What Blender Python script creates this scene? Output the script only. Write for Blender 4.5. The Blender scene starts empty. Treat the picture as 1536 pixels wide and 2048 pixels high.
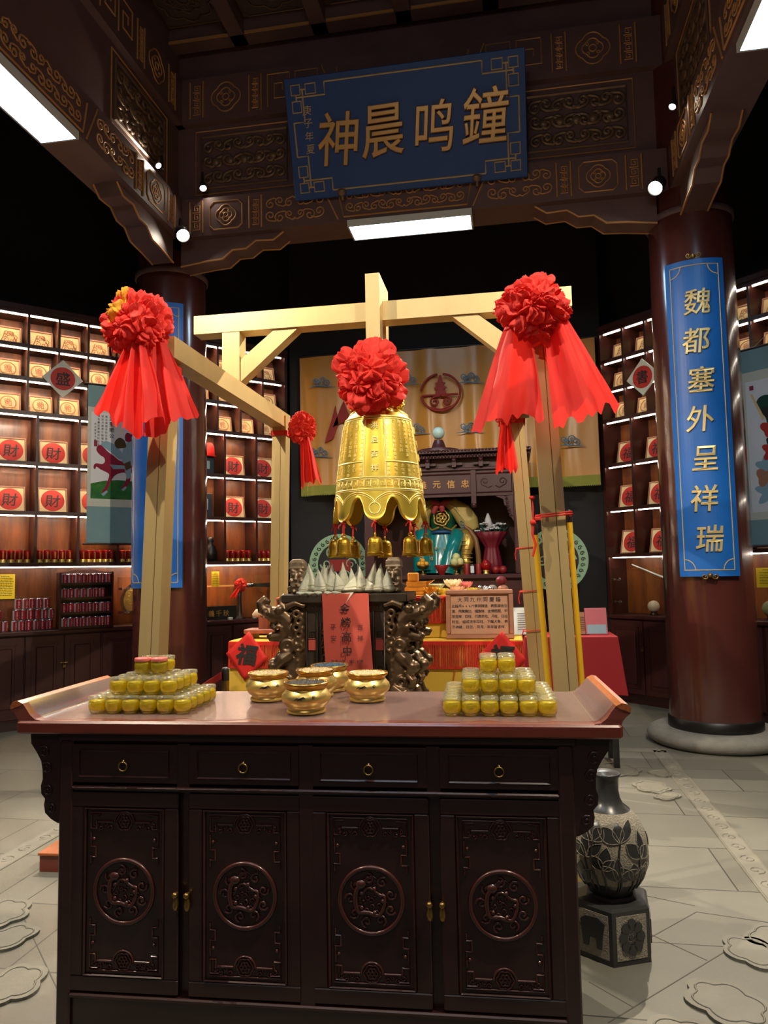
import bpy, math, random
from mathutils import Vector, Matrix, noise
random.seed(7)
S = bpy.context.scene
COL = S.collection
PI = math.pi
R = math.radians

# ------------------------------------------------------------------ camera
EYE = Vector((0.0, 0.0, 1.45))
YAW, PITCH, ROLL, FPX = R(9.7), R(4.6), R(1.05), 1480.0
_f = Vector((-math.sin(YAW) * math.cos(PITCH), math.cos(YAW) * math.cos(PITCH), math.sin(PITCH)))
_r = Vector((math.cos(YAW), math.sin(YAW), 0))
_u = _r.cross(_f)
CR = _r * math.cos(ROLL) - _u * math.sin(ROLL)
CU = _u * math.cos(ROLL) + _r * math.sin(ROLL)
cam_data = bpy.data.cameras.new('camera')
cam = bpy.data.objects.new('camera', cam_data)
COL.objects.link(cam)
cam.matrix_world = Matrix(((CR.x, CU.x, -_f.x, EYE.x), (CR.y, CU.y, -_f.y, EYE.y), (CR.z, CU.z, -_f.z, EYE.z), (0, 0, 0, 1)))
cam_data.sensor_fit = 'VERTICAL'
cam_data.sensor_height = 36.0
cam_data.lens = FPX / 2048 * 36.0
cam_data.clip_start = 0.05
S.camera = cam

# ------------------------------------------------------------------ world, exposure, light levels
S.view_settings.view_transform = 'Standard'
S.view_settings.look = 'None'
S.view_settings.gamma = 1.0
S.view_settings.use_curve_mapping = False
S.view_settings.exposure = 1.12
W = bpy.data.worlds.new('world')
S.world = W
W.use_nodes = True
W.node_tree.nodes['Background'].inputs[0].default_value = (0.9, 0.92, 1.0, 1)
W.node_tree.nodes['Background'].inputs[1].default_value = 0.012
S.cycles.use_denoising = True
S.cycles.max_bounces = 8
S.cycles.transparent_max_bounces = 24
S.cycles.sample_clamp_indirect = 4.0
SPOT_FAR = 420.0        # the two spotlights on the far columns
SPOT_NEAR = 240.0       # the two spotlights on the columns behind the photographer
PANEL = 9.0             # LED panels under the beams
STRIP = 13.0            # LED strips in the display shelves
SMALL = 30.0            # little accent spots on the beams
ROOM = 17.0             # unseen area light behind the camera, filling the console front

def lamp(name, kind, loc, power, color, target=None, **kw):
    d = bpy.data.lights.new(name, kind)
    d.energy = power
    d.color = color
    for k, v in kw.items():
        setattr(d, k, v)
    o = bpy.data.objects.new(name, d)
    COL.objects.link(o)
    o.location = loc
    if target is not None:
        o.rotation_euler = (Vector(target) - Vector(loc)).to_track_quat('-Z', 'Y').to_euler()
    return o
WARM = (1.0, 0.87, 0.68)
COOL = (0.80, 0.93, 1.0)
lamp('unseen_front_fill', 'AREA', (-0.6, -1.4, 4.9), ROOM, (1.0, 0.95, 0.9), (-0.7, 3.2, 0.8), shape='RECTANGLE', size=2.2, size_y=0.5)

# ------------------------------------------------------------------ materials
def lin(c):
    return tuple(((x / 255) / 12.92 if x / 255 <= 0.04045 else ((x / 255 + 0.055) / 1.055) ** 2.4) for x in c) + (1.0,)
MATS = {}
def mat(name, rgb, rough=0.5, metal=0.0, var=0.0, vscale=6.0, bump=0.0, bscale=40.0, stretch=None, spec=0.5, coat=0.0,
        trans=0.0, emit=None, estr=0.0, alpha=1.0, sheen=0.0, rgb2=None, wave=None):
    if name in MATS:
        return MATS[name]
    m = bpy.data.materials.new(name)
    MATS[name] = m
    m.use_nodes = True
    nt = m.node_tree
    N, L = nt.nodes, nt.links
    b = N['Principled BSDF']
    b.inputs['Base Color'].default_value = lin(rgb)
    b.inputs['Roughness'].default_value = rough
    b.inputs['Metallic'].default_value = metal
    b.inputs['Specular IOR Level'].default_value = spec
    b.inputs['Coat Weight'].default_value = coat
    b.inputs['Coat Roughness'].default_value = 0.12
    b.inputs['Transmission Weight'].default_value = trans
    b.inputs['Alpha'].default_value = alpha
    b.inputs['Sheen Weight'].default_value = sheen
    if emit:
        b.inputs['Emission Color'].default_value = lin(emit)
        b.inputs['Emission Strength'].default_value = estr
    tc = mp = None
    if var or bump or wave:
        tc = N.new('ShaderNodeTexCoord')
        mp = N.new('ShaderNodeMapping')
        L.new(tc.outputs['Object'], mp.inputs['Vector'])
        if stretch:
            mp.inputs['Scale'].default_value = stretch
    if var or wave:
        if wave:
            t = N.new('ShaderNodeTexWave')
            t.inputs['Scale'].default_value = wave
            t.inputs['Distortion'].default_value = 6.0
            t.inputs['Detail'].default_value = 3.0
        else:
            t = N.new('ShaderNodeTexNoise')
            t.inputs['Scale'].default_value = vscale
            t.inputs['Detail'].default_value = 5.0
            t.inputs['Roughness'].default_value = 0.6
        L.new(mp.outputs[0], t.inputs['Vector'])
        rp = N.new('ShaderNodeValToRGB')
        c1 = lin(rgb)
        c2 = lin(rgb2) if rgb2 else tuple(max(0, x * (1 - var)) for x in c1[:3]) + (1,)
        if not rgb2:
            c1 = tuple(min(1, x * (1 + var)) for x in c1[:3]) + (1,)
        rp.color_ramp.elements[0].color = c2
        rp.color_ramp.elements[1].color = c1
        rp.color_ramp.elements[0].position = 0.32
        rp.color_ramp.elements[1].position = 0.68
        L.new(t.outputs[0], rp.inputs[0])
        L.new(rp.outputs[0], b.inputs['Base Color'])
    if bump:
        t2 = N.new('ShaderNodeTexNoise')
        t2.inputs['Scale'].default_value = bscale
        t2.inputs['Detail'].default_value = 4.0
        L.new(mp.outputs[0], t2.inputs['Vector'])
        bp = N.new('ShaderNodeBump')
        bp.inputs['Strength'].default_value = bump
        bp.inputs['Distance'].default_value = 0.01
        L.new(t2.outputs[0], bp.inputs['Height'])
        L.new(bp.outputs[0], b.inputs['Normal'])
    return m

def cloth_mat(name, rgb, rough=0.8, tr=0.35, rgb2=None):
    m = mat(name, rgb, rough, var=0.0 if not rgb2 else 0.2, rgb2=rgb2, vscale=28)
    nt = m.node_tree
    b = nt.nodes['Principled BSDF']
    out = nt.nodes['Material Output']
    t = nt.nodes.new('ShaderNodeBsdfTranslucent')
    t.inputs[0].default_value = lin(rgb)
    mx = nt.nodes.new('ShaderNodeMixShader')
    mx.inputs[0].default_value = tr
    nt.links.new(b.outputs[0], mx.inputs[1])
    nt.links.new(t.outputs[0], mx.inputs[2])
    nt.links.new(mx.outputs[0], out.inputs[0])
    return m

def thin_glass(name, tint, gloss=0.12, rough=0.03):
    m = bpy.data.materials.new(name)
    MATS[name] = m
    m.use_nodes = True
    nt = m.node_tree
    for n in list(nt.nodes):
        nt.nodes.remove(n)
    out = nt.nodes.new('ShaderNodeOutputMaterial')
    tr = nt.nodes.new('ShaderNodeBsdfTransparent')
    tr.inputs[0].default_value = tint + (1,)
    gl = nt.nodes.new('ShaderNodeBsdfGlossy')
    gl.inputs['Roughness'].default_value = rough
    fr = nt.nodes.new('ShaderNodeLayerWeight')
    fr.inputs[0].default_value = 0.35
    ma = nt.nodes.new('ShaderNodeMath')
    ma.operation = 'MULTIPLY_ADD'
    ma.inputs[1].default_value = 0.6
    ma.inputs[2].default_value = gloss
    mx = nt.nodes.new('ShaderNodeMixShader')
    nt.links.new(fr.outputs['Fresnel'], ma.inputs[0])
    nt.links.new(ma.outputs[0], mx.inputs[0])
    nt.links.new(tr.outputs[0], mx.inputs[1])
    nt.links.new(gl.outputs[0], mx.inputs[2])
    nt.links.new(mx.outputs[0], out.inputs[0])
    return m

def emit_mat(name, rgb, strength):
    m = bpy.data.materials.new(name)
    MATS[name] = m
    m.use_nodes = True
    b = m.node_tree.nodes['Principled BSDF']
    b.inputs['Base Color'].default_value = lin(rgb)
    b.inputs['Emission Color'].default_value = lin(rgb)
    b.inputs['Emission Strength'].default_value = strength
    return m

M_DARK = mat('dark_lacquered_wood', (50, 23, 20), 0.34, var=0.25, vscale=3, stretch=(1, 1, 6), coat=0.25)
M_TOP = mat('mahogany_tabletop', (122, 62, 50), 0.30, var=0.22, vscale=5, stretch=(2, 14, 14), coat=0.4)
M_EDGE = mat('mahogany_edge', (112, 48, 36), 0.3, coat=0.3, var=0.15, stretch=(2, 12, 12))
M_SCROLLWOOD = mat('orange_scroll_wood', (168, 92, 48), 0.32, coat=0.3, var=0.25, stretch=(20, 2, 20))
M_SHELF = mat('shelf_wood', (146, 82, 32), 0.42, var=0.38, vscale=2.2, stretch=(5, 5, 0.7), coat=0.1, rgb2=(88, 38, 14))
M_SHELFD = mat('shelf_edge_wood', (62, 27, 20), 0.42, var=0.2)
M_CAB = mat('cabinet_wood', (66, 30, 27), 0.40, var=0.15, vscale=3, stretch=(1, 1, .3))
M_COLUMN = mat('column_lacquer', (84, 40, 34), 0.24, var=0.12, vscale=2, bump=0.06, bscale=7, coat=0.9)
M_BEAM = mat('beam_lacquer', (104, 79, 80), 0.5, var=0.15, vscale=2)
M_ORN = mat('antique_gilding', (196, 146, 92), 0.45, metal=0.25)
M_BELLHI = mat('bell_relief_highlight', (244, 226, 140), 0.42, metal=0.55)  # paler copy of the bell gold: relief highlights put into the colour
M_ORND = mat('dull_carving', (122, 98, 78), 0.36, metal=0.35)
M_ORNM = mat('mahogany_carving', (70, 34, 29), 0.3, coat=0.3)
M_BLACK = mat('black_wall', (34, 33, 34), 0.9)
M_CEIL = mat('ceiling_lacquer', (86, 72, 73), 0.6, var=0.15)
M_FRAME = mat('champagne_gold_paint', (198, 172, 118), 0.40, metal=0.45, var=0.07, vscale=2.5, stretch=(3, 3, .6))
M_BELL = mat('polished_bell_gold', (222, 192, 72), 0.33, metal=0.75, bump=0.08, bscale=16)
M_BELL2 = mat('small_bell_brass', (206, 166, 54), 0.32, metal=0.8)
M_GOLD = mat('bowl_gold', (226, 194, 112), 0.33, metal=0.8)
M_GOLDR = mat('bowl_rim_gold', (206, 156, 70), 0.26, metal=0.85)
M_BRONZE = mat('aged_bronze', (120, 96, 70), 0.36, metal=0.75, var=0.35, vscale=12)
M_BRONZED = mat('dark_bronze', (92, 79, 65), 0.42, metal=0.6, var=0.25, vscale=8)
M_RED = cloth_mat('red_cloth', (226, 56, 44), 0.75, 0.25)
M_REDT = cloth_mat('thin_red_cloth', (230, 48, 38), 0.7, 0.42)
M_ORANGE = cloth_mat('yellow_lining', (226, 168, 40), 0.75, 0.3)
M_PAPER = cloth_mat('red_paper', (224, 96, 78), 0.8, 0.15)
M_REDPAPER = mat('bright_red_paper', (222, 40, 32), 0.7)
M_INK = mat('black_ink', (24, 20, 20), 0.6)
M_INKG = mat('grey_ink', (50, 44, 42), 0.6)
M_BLUE = mat('blue_board', (26, 108, 200), 0.40, var=0.05)
M_BLUED = mat('deep_blue_board', (36, 72, 140), 0.5, var=0.05)
M_LETTER = mat('gilded_letter', (232, 206, 140), 0.35, metal=0.35)
M_LETTERB = mat('bronze_gilded_letter', (196, 148, 84), 0.35, metal=0.4)
M_LINE = mat('pale_gold_line', (206, 180, 130), 0.5)
M_YELLOW = cloth_mat('yellow_cloth', (226, 184, 64), 0.7, 0.15)
M_CURT = cloth_mat('gold_curtain', (194, 134, 54), 0.33, 0.05)
M_FRINGE = cloth_mat('olive_fringe', (142, 144, 58), 0.8, 0.1)
M_FRINGER = cloth_mat('red_fringe', (214, 44, 28), 0.7, 0.2)
M_LEAF = cloth_mat('pale_bamboo_leaf', (234, 230, 206), 0.55, 0.12, rgb2=(196, 198, 168))
M_STRING = mat('pale_string', (196, 180, 140), 0.8)
M_PANEL = emit_mat('led_panel_light', (200, 232, 255), PANEL)
M_STRIP = emit_mat('led_strip_light', (255, 240, 220), STRIP)
M_BULB = emit_mat('spot_bulb', (255, 244, 220), 60.0)
M_WHITE = mat('white_plastic', (214, 222, 224), 0.5)
M_CREAM = mat('cream_mat_board', (236, 214, 164), 0.6)
M_CARVEDCARD = mat('carved_gold_card', (238, 206, 146), 0.5)
M_PINKW = mat('pinkish_frame_wood', (176, 122, 94), 0.5)
M_MOTIF = mat('relief_brown', (196, 132, 92), 0.5)
M_REDDISC = mat('red_disc', (196, 44, 34), 0.6)
M_STONE = mat('grey_stone', (134, 130, 122), 0.75, var=0.12, vscale=14, bump=0.25, bscale=60)
M_FLOORREL = mat('carved_floor_stone', (124, 120, 108), 0.6, var=0.12, vscale=5, bump=0.1, bscale=40)
M_STONED = mat('polished_dark_stone', (58, 58, 58), 0.3)
M_STONEP = mat('pecked_stone', (160, 152, 136), 0.8, bump=0.7, bscale=160, var=0.2, vscale=120)
M_STEEL = mat('chrome', (200, 200, 200), 0.2, metal=1.0)
M_BRASS = mat('old_brass', (150, 120, 66), 0.35, metal=0.9)
M_BLACKM = mat('black_metal', (26, 24, 24), 0.4)
M_CLEAR = thin_glass('clear_glass', (0.96, 0.985, 0.96), 0.05)
M_JAR = thin_glass('jar_glass', (0.97, 0.99, 0.97), 0.07, 0.05)
def milky_plastic(name, tint, amount):
    m = thin_glass(name, tint, 0.08, 0.15)
    nt = m.node_tree
    out = [n for n in nt.nodes if n.type == 'OUTPUT_MATERIAL'][0]
    prev = out.inputs[0].links[0].from_socket
    df = nt.nodes.new('ShaderNodeBsdfDiffuse')
    df.inputs[0].default_value = tint + (1,)
    tl = nt.nodes.new('ShaderNodeBsdfTranslucent')
    tl.inputs[0].default_value = tint + (1,)
    ad = nt.nodes.new('ShaderNodeMixShader')
    mx = nt.nodes.new('ShaderNodeMixShader')
    mx.inputs[0].default_value = amount
    nt.links.new(df.outputs[0], ad.inputs[1])
    nt.links.new(tl.outputs[0], ad.inputs[2])
    nt.links.new(prev, mx.inputs[1])
    nt.links.new(ad.outputs[0], mx.inputs[2])
    nt.links.new(mx.outputs[0], out.inputs[0])
    return m
M_FILM = milky_plastic('clear_plastic_sheet', (0.95, 0.93, 0.90), 0.10)
M_JELLY = cloth_mat('yellow_jelly', (250, 226, 52), 0.25, 0.45)
M_ASH = mat('dark_grit', (84, 78, 74), 0.7, var=0.9, vscale=220)
M_GRAIN = mat('pale_grain', (206, 184, 140), 0.7, var=0.5, vscale=180)
M_TEAL = mat('teal_scroll_silk', (128, 166, 172), 0.7, var=0.05)
M_SILK = mat('pale_scroll_silk', (214, 218, 204), 0.7)
M_XUAN = mat('white_painting_paper', (236, 240, 244), 0.7)
M_SEAL = mat('seal_red', (150, 40, 70), 0.7)
M_CAN = mat('can_red', (176, 34, 44), 0.3, metal=0.3)
M_CANW = mat('can_white', (216, 214, 220), 0.3, metal=0.3)
M_ALU = mat('can_aluminium', (206, 206, 210), 0.25, metal=0.9)
M_CANDLE = cloth_mat('red_candle_glass', (176, 22, 20), 0.25, 0.3)
M_NOTICE = mat('yellow_notice', (240, 206, 30), 0.6)
M_RTABLE = cloth_mat('crimson_tablecloth', (156, 24, 34), 0.75, 0.1)
M_SIGNW = mat('sign_board_wood', (196, 142, 104), 0.5, var=0.12, vscale=3, stretch=(1, 6, 6))
M_SIGNF = mat('sign_frame_wood', (170, 112, 78), 0.45, var=0.15, vscale=3, stretch=(2, 6, 6))
M_TEALROBE = mat('teal_glaze', (14, 120, 122), 0.22, coat=0.5)
M_GREENROBE = mat('green_glaze', (22, 84, 62), 0.25, coat=0.4)
M_GOLDGLAZE = mat('gold_glaze', (196, 160, 80), 0.3, metal=0.6)
M_CAPE = cloth_mat('pale_gold_cape', (190, 168, 100), 0.5, 0.1)
M_SHRINE = mat('shrine_wood', (70, 36, 38), 0.36, var=0.12)
M_ROBE = mat('hidden_lacquer_face', (130, 60, 44), 0.4)
M_PINK = cloth_mat('pink_lotus', (226, 130, 128), 0.5, 0.3)
M_PEACH = cloth_mat('peach_lotus', (240, 190, 150), 0.5, 0.3)
M_IVORY = cloth_mat('ivory_lotus', (240, 228, 196), 0.5, 0.3)
M_FRUITG = mat('pale_green_fruit', (206, 206, 140), 0.5)
M_FRUITO = mat('orange_fruit', (224, 160, 40), 0.5)
M_FRUITR = mat('dark_red_fruit', (140, 30, 30), 0.4)
M_MAROON = cloth_mat('maroon_wrap', (120, 26, 44), 0.5, 0.1)
M_PALEGREEN = mat('pale_green_screen', (136, 172, 140), 0.5)
M_BEIGE = mat('beige_wood', (200, 150, 100), 0.5)
M_POLE = mat('yellow_painted_pole', (232, 184, 40), 0.4)
M_ROPE = mat('red_cord', (206, 40, 26), 0.8)
M_CLOUD = mat('blue_cloud_embroidery', (84, 120, 146), 0.7)
M_MAROONMARK = mat('maroon_emblem', (140, 34, 26), 0.7)
M_GREENGRASS = mat('painted_grass', (70, 140, 60), 0.8, rgb2=(24, 92, 50), var=.2, vscale=9)
M_HORSE = mat('painted_magenta', (150, 24, 60), 0.8)
M_GREYPAINT = mat('painted_grey_blue', (148, 184, 200), 0.8)
M_BROWNPAINT = mat('painted_brown', (96, 74, 40), 0.8)
M_DKGREEN = mat('painted_dark_green', (16, 70, 56), 0.8)
M_SKIN = mat('pale_stone_ball', (222, 200, 180), 0.35)
M_OLIVEB = mat('green_marbled_stone', (150, 150, 96), 0.3, var=.3, vscale=9)
M_PURPLEB = mat('maroon_marbled_stone', (140, 50, 66), 0.3, var=.3, vscale=9)
# ------------------------------------------------------------------ mesh builder
class MB:
    def __init__(s):
        s.v, s.f, s.mi, s.sm = [], [], [], []
        s.M = Matrix.Identity(4)
    def add(s, vs, fs, mi=0, smooth=False):
        n = len(s.v)
        M = s.M
        s.v.extend([tuple(M @ Vector(p)) for p in vs])
        flip = M.to_3x3().determinant() < 0
        for f in fs:
            f = [i + n for i in f]
            if flip:
                f.reverse()
            s.f.append(f)
            s.mi.append(mi)
            s.sm.append(smooth)
        return s
    def box(s, a, b, mi=0):
        x0, y0, z0 = a
        x1, y1, z1 = b
        vs = [(x0, y0, z0), (x1, y0, z0), (x1, y1, z0), (x0, y1, z0), (x0, y0, z1), (x1, y0, z1), (x1, y1, z1), (x0, y1, z1)]
        return s.add(vs, [(3, 2, 1, 0), (4, 5, 6, 7), (0, 1, 5, 4), (1, 2, 6, 5), (2, 3, 7, 6), (3, 0, 4, 7)], mi)
    def cbox(s, c, d, mi=0):
        return s.box((c[0] - d[0] / 2, c[1] - d[1] / 2, c[2] - d[2] / 2), (c[0] + d[0] / 2, c[1] + d[1] / 2, c[2] + d[2] / 2), mi)
    def bbox(s, a, b, bv, mi=0):
        """box with chamfered vertical and top/bottom edges: three stacked octagonal rings"""
        x0, y0, z0 = a
        x1, y1, z1 = b
        def ring(i, z):
            return [(x0 + i + bv, y0 + i, z), (x1 - i - bv, y0 + i, z), (x1 - i, y0 + i + bv, z), (x1 - i, y1 - i - bv, z),
                    (x1 - i - bv, y1 - i, z), (x0 + i + bv, y1 - i, z), (x0 + i, y1 - i - bv, z), (x0 + i, y0 + i + bv, z)]
        return s.loft([ring(bv, z0), ring(0, z0 + bv), ring(0, z1 - bv), ring(bv, z1)], True, True, mi)
    def loft(s, rings, cap0=True, cap1=True, mi=0, smooth=False, closed=True):
        n = len(rings[0])
        vs = [p for r in rings for p in r]
        fs = []
        for i in range(len(rings) - 1):
            for j in range(n if closed else n - 1):
                k = (j + 1) % n
                fs.append((i * n + j, i * n + k, (i + 1) * n + k, (i + 1) * n + j))
        s.add(vs, fs, mi, smooth)
        if cap0:
            s.add(rings[0], [tuple(range(n - 1, -1, -1))], mi)
        if cap1:
            s.add(rings[-1], [tuple(range(n))], mi)
        return s
    def beam(s, p, q, w, d, mi=0, up=(0, 0, 1)):
        """square bar from p to q"""
        p, q = Vector(p), Vector(q)
        t = (q - p).normalized()
        a = t.cross(Vector(up))
        if a.length < 1e-4:
            a = Vector((1, 0, 0))
        a.normalize()
        b = a.cross(t)
        def ring(c):
            return [tuple(c + a * sx * w / 2 + b * sy * d / 2) for sx, sy in ((-1, -1), (1, -1), (1, 1), (-1, 1))]
        return s.loft([ring(p), ring(q)], True, True, mi)
    def tube(s, pts, r, n=6, mi=0, smooth=True, caps=True, closed=False):
        pts = [Vector(p) for p in pts]
        m = len(pts)
        if m < 2:
            return s
        rad = r if isinstance(r, (list, tuple)) else [r] * m
        rings = []
        nrm = None
        for i, p in enumerate(pts):
            a = pts[i - 1] if (i > 0 or closed) else p
            b = pts[(i + 1) % m] if (i < m - 1 or closed) else p
            t = b - a
            t = t.normalized() if t.length > 1e-9 else Vector((0, 0, 1))
            if nrm is None:
                ref = Vector((0, 0, 1)) if abs(t.z) < 0.9 else Vector((1, 0, 0))
                nrm = t.cross(ref).normalized()
            else:
                nrm = nrm - t * nrm.dot(t)
                nrm = nrm.normalized() if nrm.length > 1e-6 else t.orthogonal().normalized()
            bn = t.cross(nrm)
            rings.append([tuple(p + nrm * (rad[i] * math.cos(2 * PI * k / n)) + bn * (rad[i] * math.sin(2 * PI * k / n))) for k in range(n)])
        if closed:
            rings.append(rings[0])
            caps = False
        return s.loft(rings, caps, caps, mi, smooth)
    def lathe(s, prof, c=(0, 0, 0), n=24, mi=0, smooth=True, cap0=False, cap1=False, mod=None):
        rings = []
        for r, z in prof:
            rings.append([(c[0] + r * math.cos(2 * PI * k / n) * (mod(2 * PI * k / n, z) if mod else 1),
                           c[1] + r * math.sin(2 * PI * k / n) * (mod(2 * PI * k / n, z) if mod else 1), c[2] + z) for k in range(n)])
        return s.loft(rings, cap0, cap1, mi, smooth)
    def ball(s, c, r, n=12, mi=0, sc=(1, 1, 1)):
        rings = []
        m = max(4, n // 2)
        for i in range(m + 1):
            a = -PI / 2 + PI * i / m
            rr = max(1e-4, math.cos(a)) * r
            rings.append([(c[0] + sc[0] * rr * math.cos(2 * PI * k / n), c[1] + sc[1] * rr * math.sin(2 * PI * k / n), c[2] + sc[2] * r * math.sin(a)) for k in range(n)])
        return s.loft(rings, True, True, mi, True)
    def prism(s, poly, y0, y1, mi=0):
        """polygon in x-z (counter-clockwise seen from -y), thickness along y"""
        n = len(poly)
        a = [(x, y0, z) for x, z in poly]
        b = [(x, y1, z) for x, z in poly]
        area = sum(poly[i][0] * poly[(i + 1) % n][1] - poly[(i + 1) % n][0] * poly[i][1] for i in range(n))
        if area < 0:
            a.reverse()
            b.reverse()
        s.add(a, [tuple(range(n))], mi)
        s.add(b, [tuple(range(n - 1, -1, -1))], mi)
        fs = []
        for i in range(n):
            j = (i + 1) % n
            fs.append((i + n, j + n, j, i))
        return s.add(a + b, fs, mi)
    def torus(s, c, r, t, axis='z', n=32, k=8, mi=0, a0=0, a1=2 * PI):
        full = abs(a1 - a0 - 2 * PI) < 1e-6
        m = n if full else n + 1
        pts = []
        for i in range(m):
            a = a0 + (a1 - a0) * i / n
            x, y = r * math.cos(a), r * math.sin(a)
            pts.append({'z': (c[0] + x, c[1] + y, c[2]), 'y': (c[0] + x, c[1], c[2] + y), 'x': (c[0], c[1] + x, c[2] + y)}[axis])
        return s.tube(pts, t, k, mi, closed=full)
    def grid(s, fn, nu, nv, mi=0, smooth=True, closed_u=False):
        vs = [fn(i / nu, j / nv) for j in range(nv + 1) for i in range(nu + (0 if closed_u else 1))]
        w = nu if closed_u else nu + 1
        fs = []
        for j in range(nv):
            for i in range(nu):
                k = (i + 1) % w
                fs.append((j * w + i, j * w + k, (j + 1) * w + k, (j + 1) * w + i))
        return s.add(vs, fs, mi, smooth)
    def mesh(s, name, mats):
        me = bpy.data.meshes.new(name)
        me.from_pydata(s.v, [], s.f)
        for m in mats:
            me.materials.append(m)
        me.polygons.foreach_set('material_index', s.mi)
        me.polygons.foreach_set('use_smooth', s.sm)
        me.update()
        return me
    def build(s, name, mats, parent=None, loc=None, rot=None):
        if not isinstance(mats, (list, tuple)):
            mats = [mats]
        o = bpy.data.objects.new(name, s.mesh(name, mats))
        COL.objects.link(o)
        if parent is not None:
            o.parent = parent
        if loc is not None:
            o.location = loc
        if rot is not None:
            o.rotation_euler = rot
        return o

def tag(o, label=None, cat=None, group=None, kind=None):
    if label:
        o['label'] = label
    if cat:
        o['category'] = cat
    if group:
        o['group'] = group
    if kind:
        o['kind'] = kind
    return o
def empty(name, loc=(0, 0, 0), rz=0.0, label=None, cat=None, group=None):
    o = bpy.data.objects.new(name, None)
    o.empty_display_size = 0.1
    COL.objects.link(o)
    o.location = loc
    o.rotation_euler = (0, 0, rz)
    return tag(o, label, cat, group)
def struct(o):
    o['kind'] = 'structure'
    return o
def copy_tree(o, parent=None):
    c = o.copy()
    COL.objects.link(c)
    if parent is not None:
        c.parent = parent
    for ch in list(o.children):
        copy_tree(ch, c)
    return c
def T(x, y, z):
    return Matrix.Translation((x, y, z))
def RZ(a):
    return Matrix.Rotation(a, 4, 'Z')
def RX(a):
    return Matrix.Rotation(a, 4, 'X')
def RY(a):
    return Matrix.Rotation(a, 4, 'Y')
def remesh(o, size, smooth=2):
    m = o.modifiers.new('merge', 'REMESH')
    m.mode = 'VOXEL'
    m.voxel_size = size
    m.use_smooth_shade = True
    if smooth:
        k = o.modifiers.new('soften', 'SMOOTH')
        k.iterations = smooth
        k.factor = 0.5
    return o
def at(x, y, Y):
    """the world point seen at pixel (x, y) of the 1536x2048 frame on the plane y = Y"""
    d = _f + CR * ((x - 768) / FPX) - CU * ((y - 1024) / FPX)
    return EYE + d * (Y / d.y)
def atz(x, y, Z):
    d = _f + CR * ((x - 768) / FPX) - CU * ((y - 1024) / FPX)
    return EYE + d * ((Z - EYE.z) / d.z)

# ------------------------------------------------------------------ lettering: glyphs as meshes, cached
_glyph = {}
def glyph(ch, bold=0.0, ext=0.0, bev=0.0, res=2):
    key = (ch, bold, ext, bev, res)
    if key in _glyph:
        return _glyph[key]
    c = bpy.data.curves.new('lettering', 'FONT')
    c.body = ch
    c.size = 1.0
    c.offset = bold
    c.extrude = ext
    c.bevel_depth = bev
    c.bevel_resolution = 1
    c.resolution_u = res
    c.align_x = 'CENTER'
    o = bpy.data.objects.new('lettering', c)
    COL.objects.link(o)
    bpy.context.view_layer.update()
    me = o.to_mesh()
    vs = [tuple(v.co) for v in me.vertices]
    fs = [tuple(p.vertices) for p in me.polygons]
    o.to_mesh_clear()
    bpy.data.objects.remove(o)
    bpy.data.curves.remove(c)
    if vs:
        xs = [v[0] for v in vs]
        ys = [v[1] for v in vs]
        cx, cy = (min(xs) + max(xs)) / 2, (min(ys) + max(ys)) / 2
        if ch in ',.，。、':
            cy += 0.35
            cx += 0.3
        vs = [(v[0] - cx, v[1] - cy, v[2]) for v in vs]
    _glyph[key] = (vs, fs)
    return _glyph[key]
def put_glyph(mb, ch, x, z, size, y=0.0, mi=0, bold=0.0, ext=0.0, bev=0.0, sx=1.0, shear=0.0, rot=0.0, res=2, fn=None):
    """glyph standing in the x-z plane, facing -y"""
    vs, fs = glyph(ch, bold, ext, bev, res)
    ca, sa = math.cos(rot), math.sin(rot)
    out = []
    for vx, vy, vz in vs:
        px = (vx * sx + vy * shear) * size
        pz = vy * size
        p = (x + px * ca - pz * sa, y - vz * size, z + px * sa + pz * ca)
        out.append(fn(*p) if fn else p)
    mb.add(out, fs, mi)

# ------------------------------------------------------------------ ornament: scrolls, frets, rosettes as raised tubes in the x-z plane
def spiral(cx, cz, r, turns=1.4, a0=0.0, d=1, n=18):
    return [(cx + r * (1 - 0.82 * i / n) * math.cos(a0 + d * 2 * PI * turns * i / n), 0, cz + r * (1 - 0.82 * i / n) * math.sin(a0 + d * 2 * PI * turns * i / n)) for i in range(n + 1)]
def orn_scrolls(mb, x0, z0, x1, z1, t, mi=0, rows=1, seed=1, k=5):
    rd = random.Random(seed)
    w, h = x1 - x0, z1 - z0
    cx = (x0 + x1) / 2
    r = h / rows * 0.36
    nn = max(1, int(w / 2 / (r * 1.75)))
    for row in range(rows):
        cz = z0 + h * (row + 0.5) / rows
        for i in range(nn):
            u = (i + 0.6) * (w / 2) / nn
            rr = r * rd.uniform(0.75, 1.1)
            d = 1 if (i + row) % 2 else -1
            for sg in (-1, 1):
                p = spiral(u, cz - d * r * 0.25, rr, 1.3, PI / 2 * d, -d)
                tail = [(u - rr * 1.6, 0, cz + d * r * 0.55), (u - rr * 0.8, 0, cz + d * r * 0.9)]
                mb.tube([(cx + sg * q[0], q[1], q[2]) for q in tail + p], t, k, mi, caps=False)
    return mb
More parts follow.
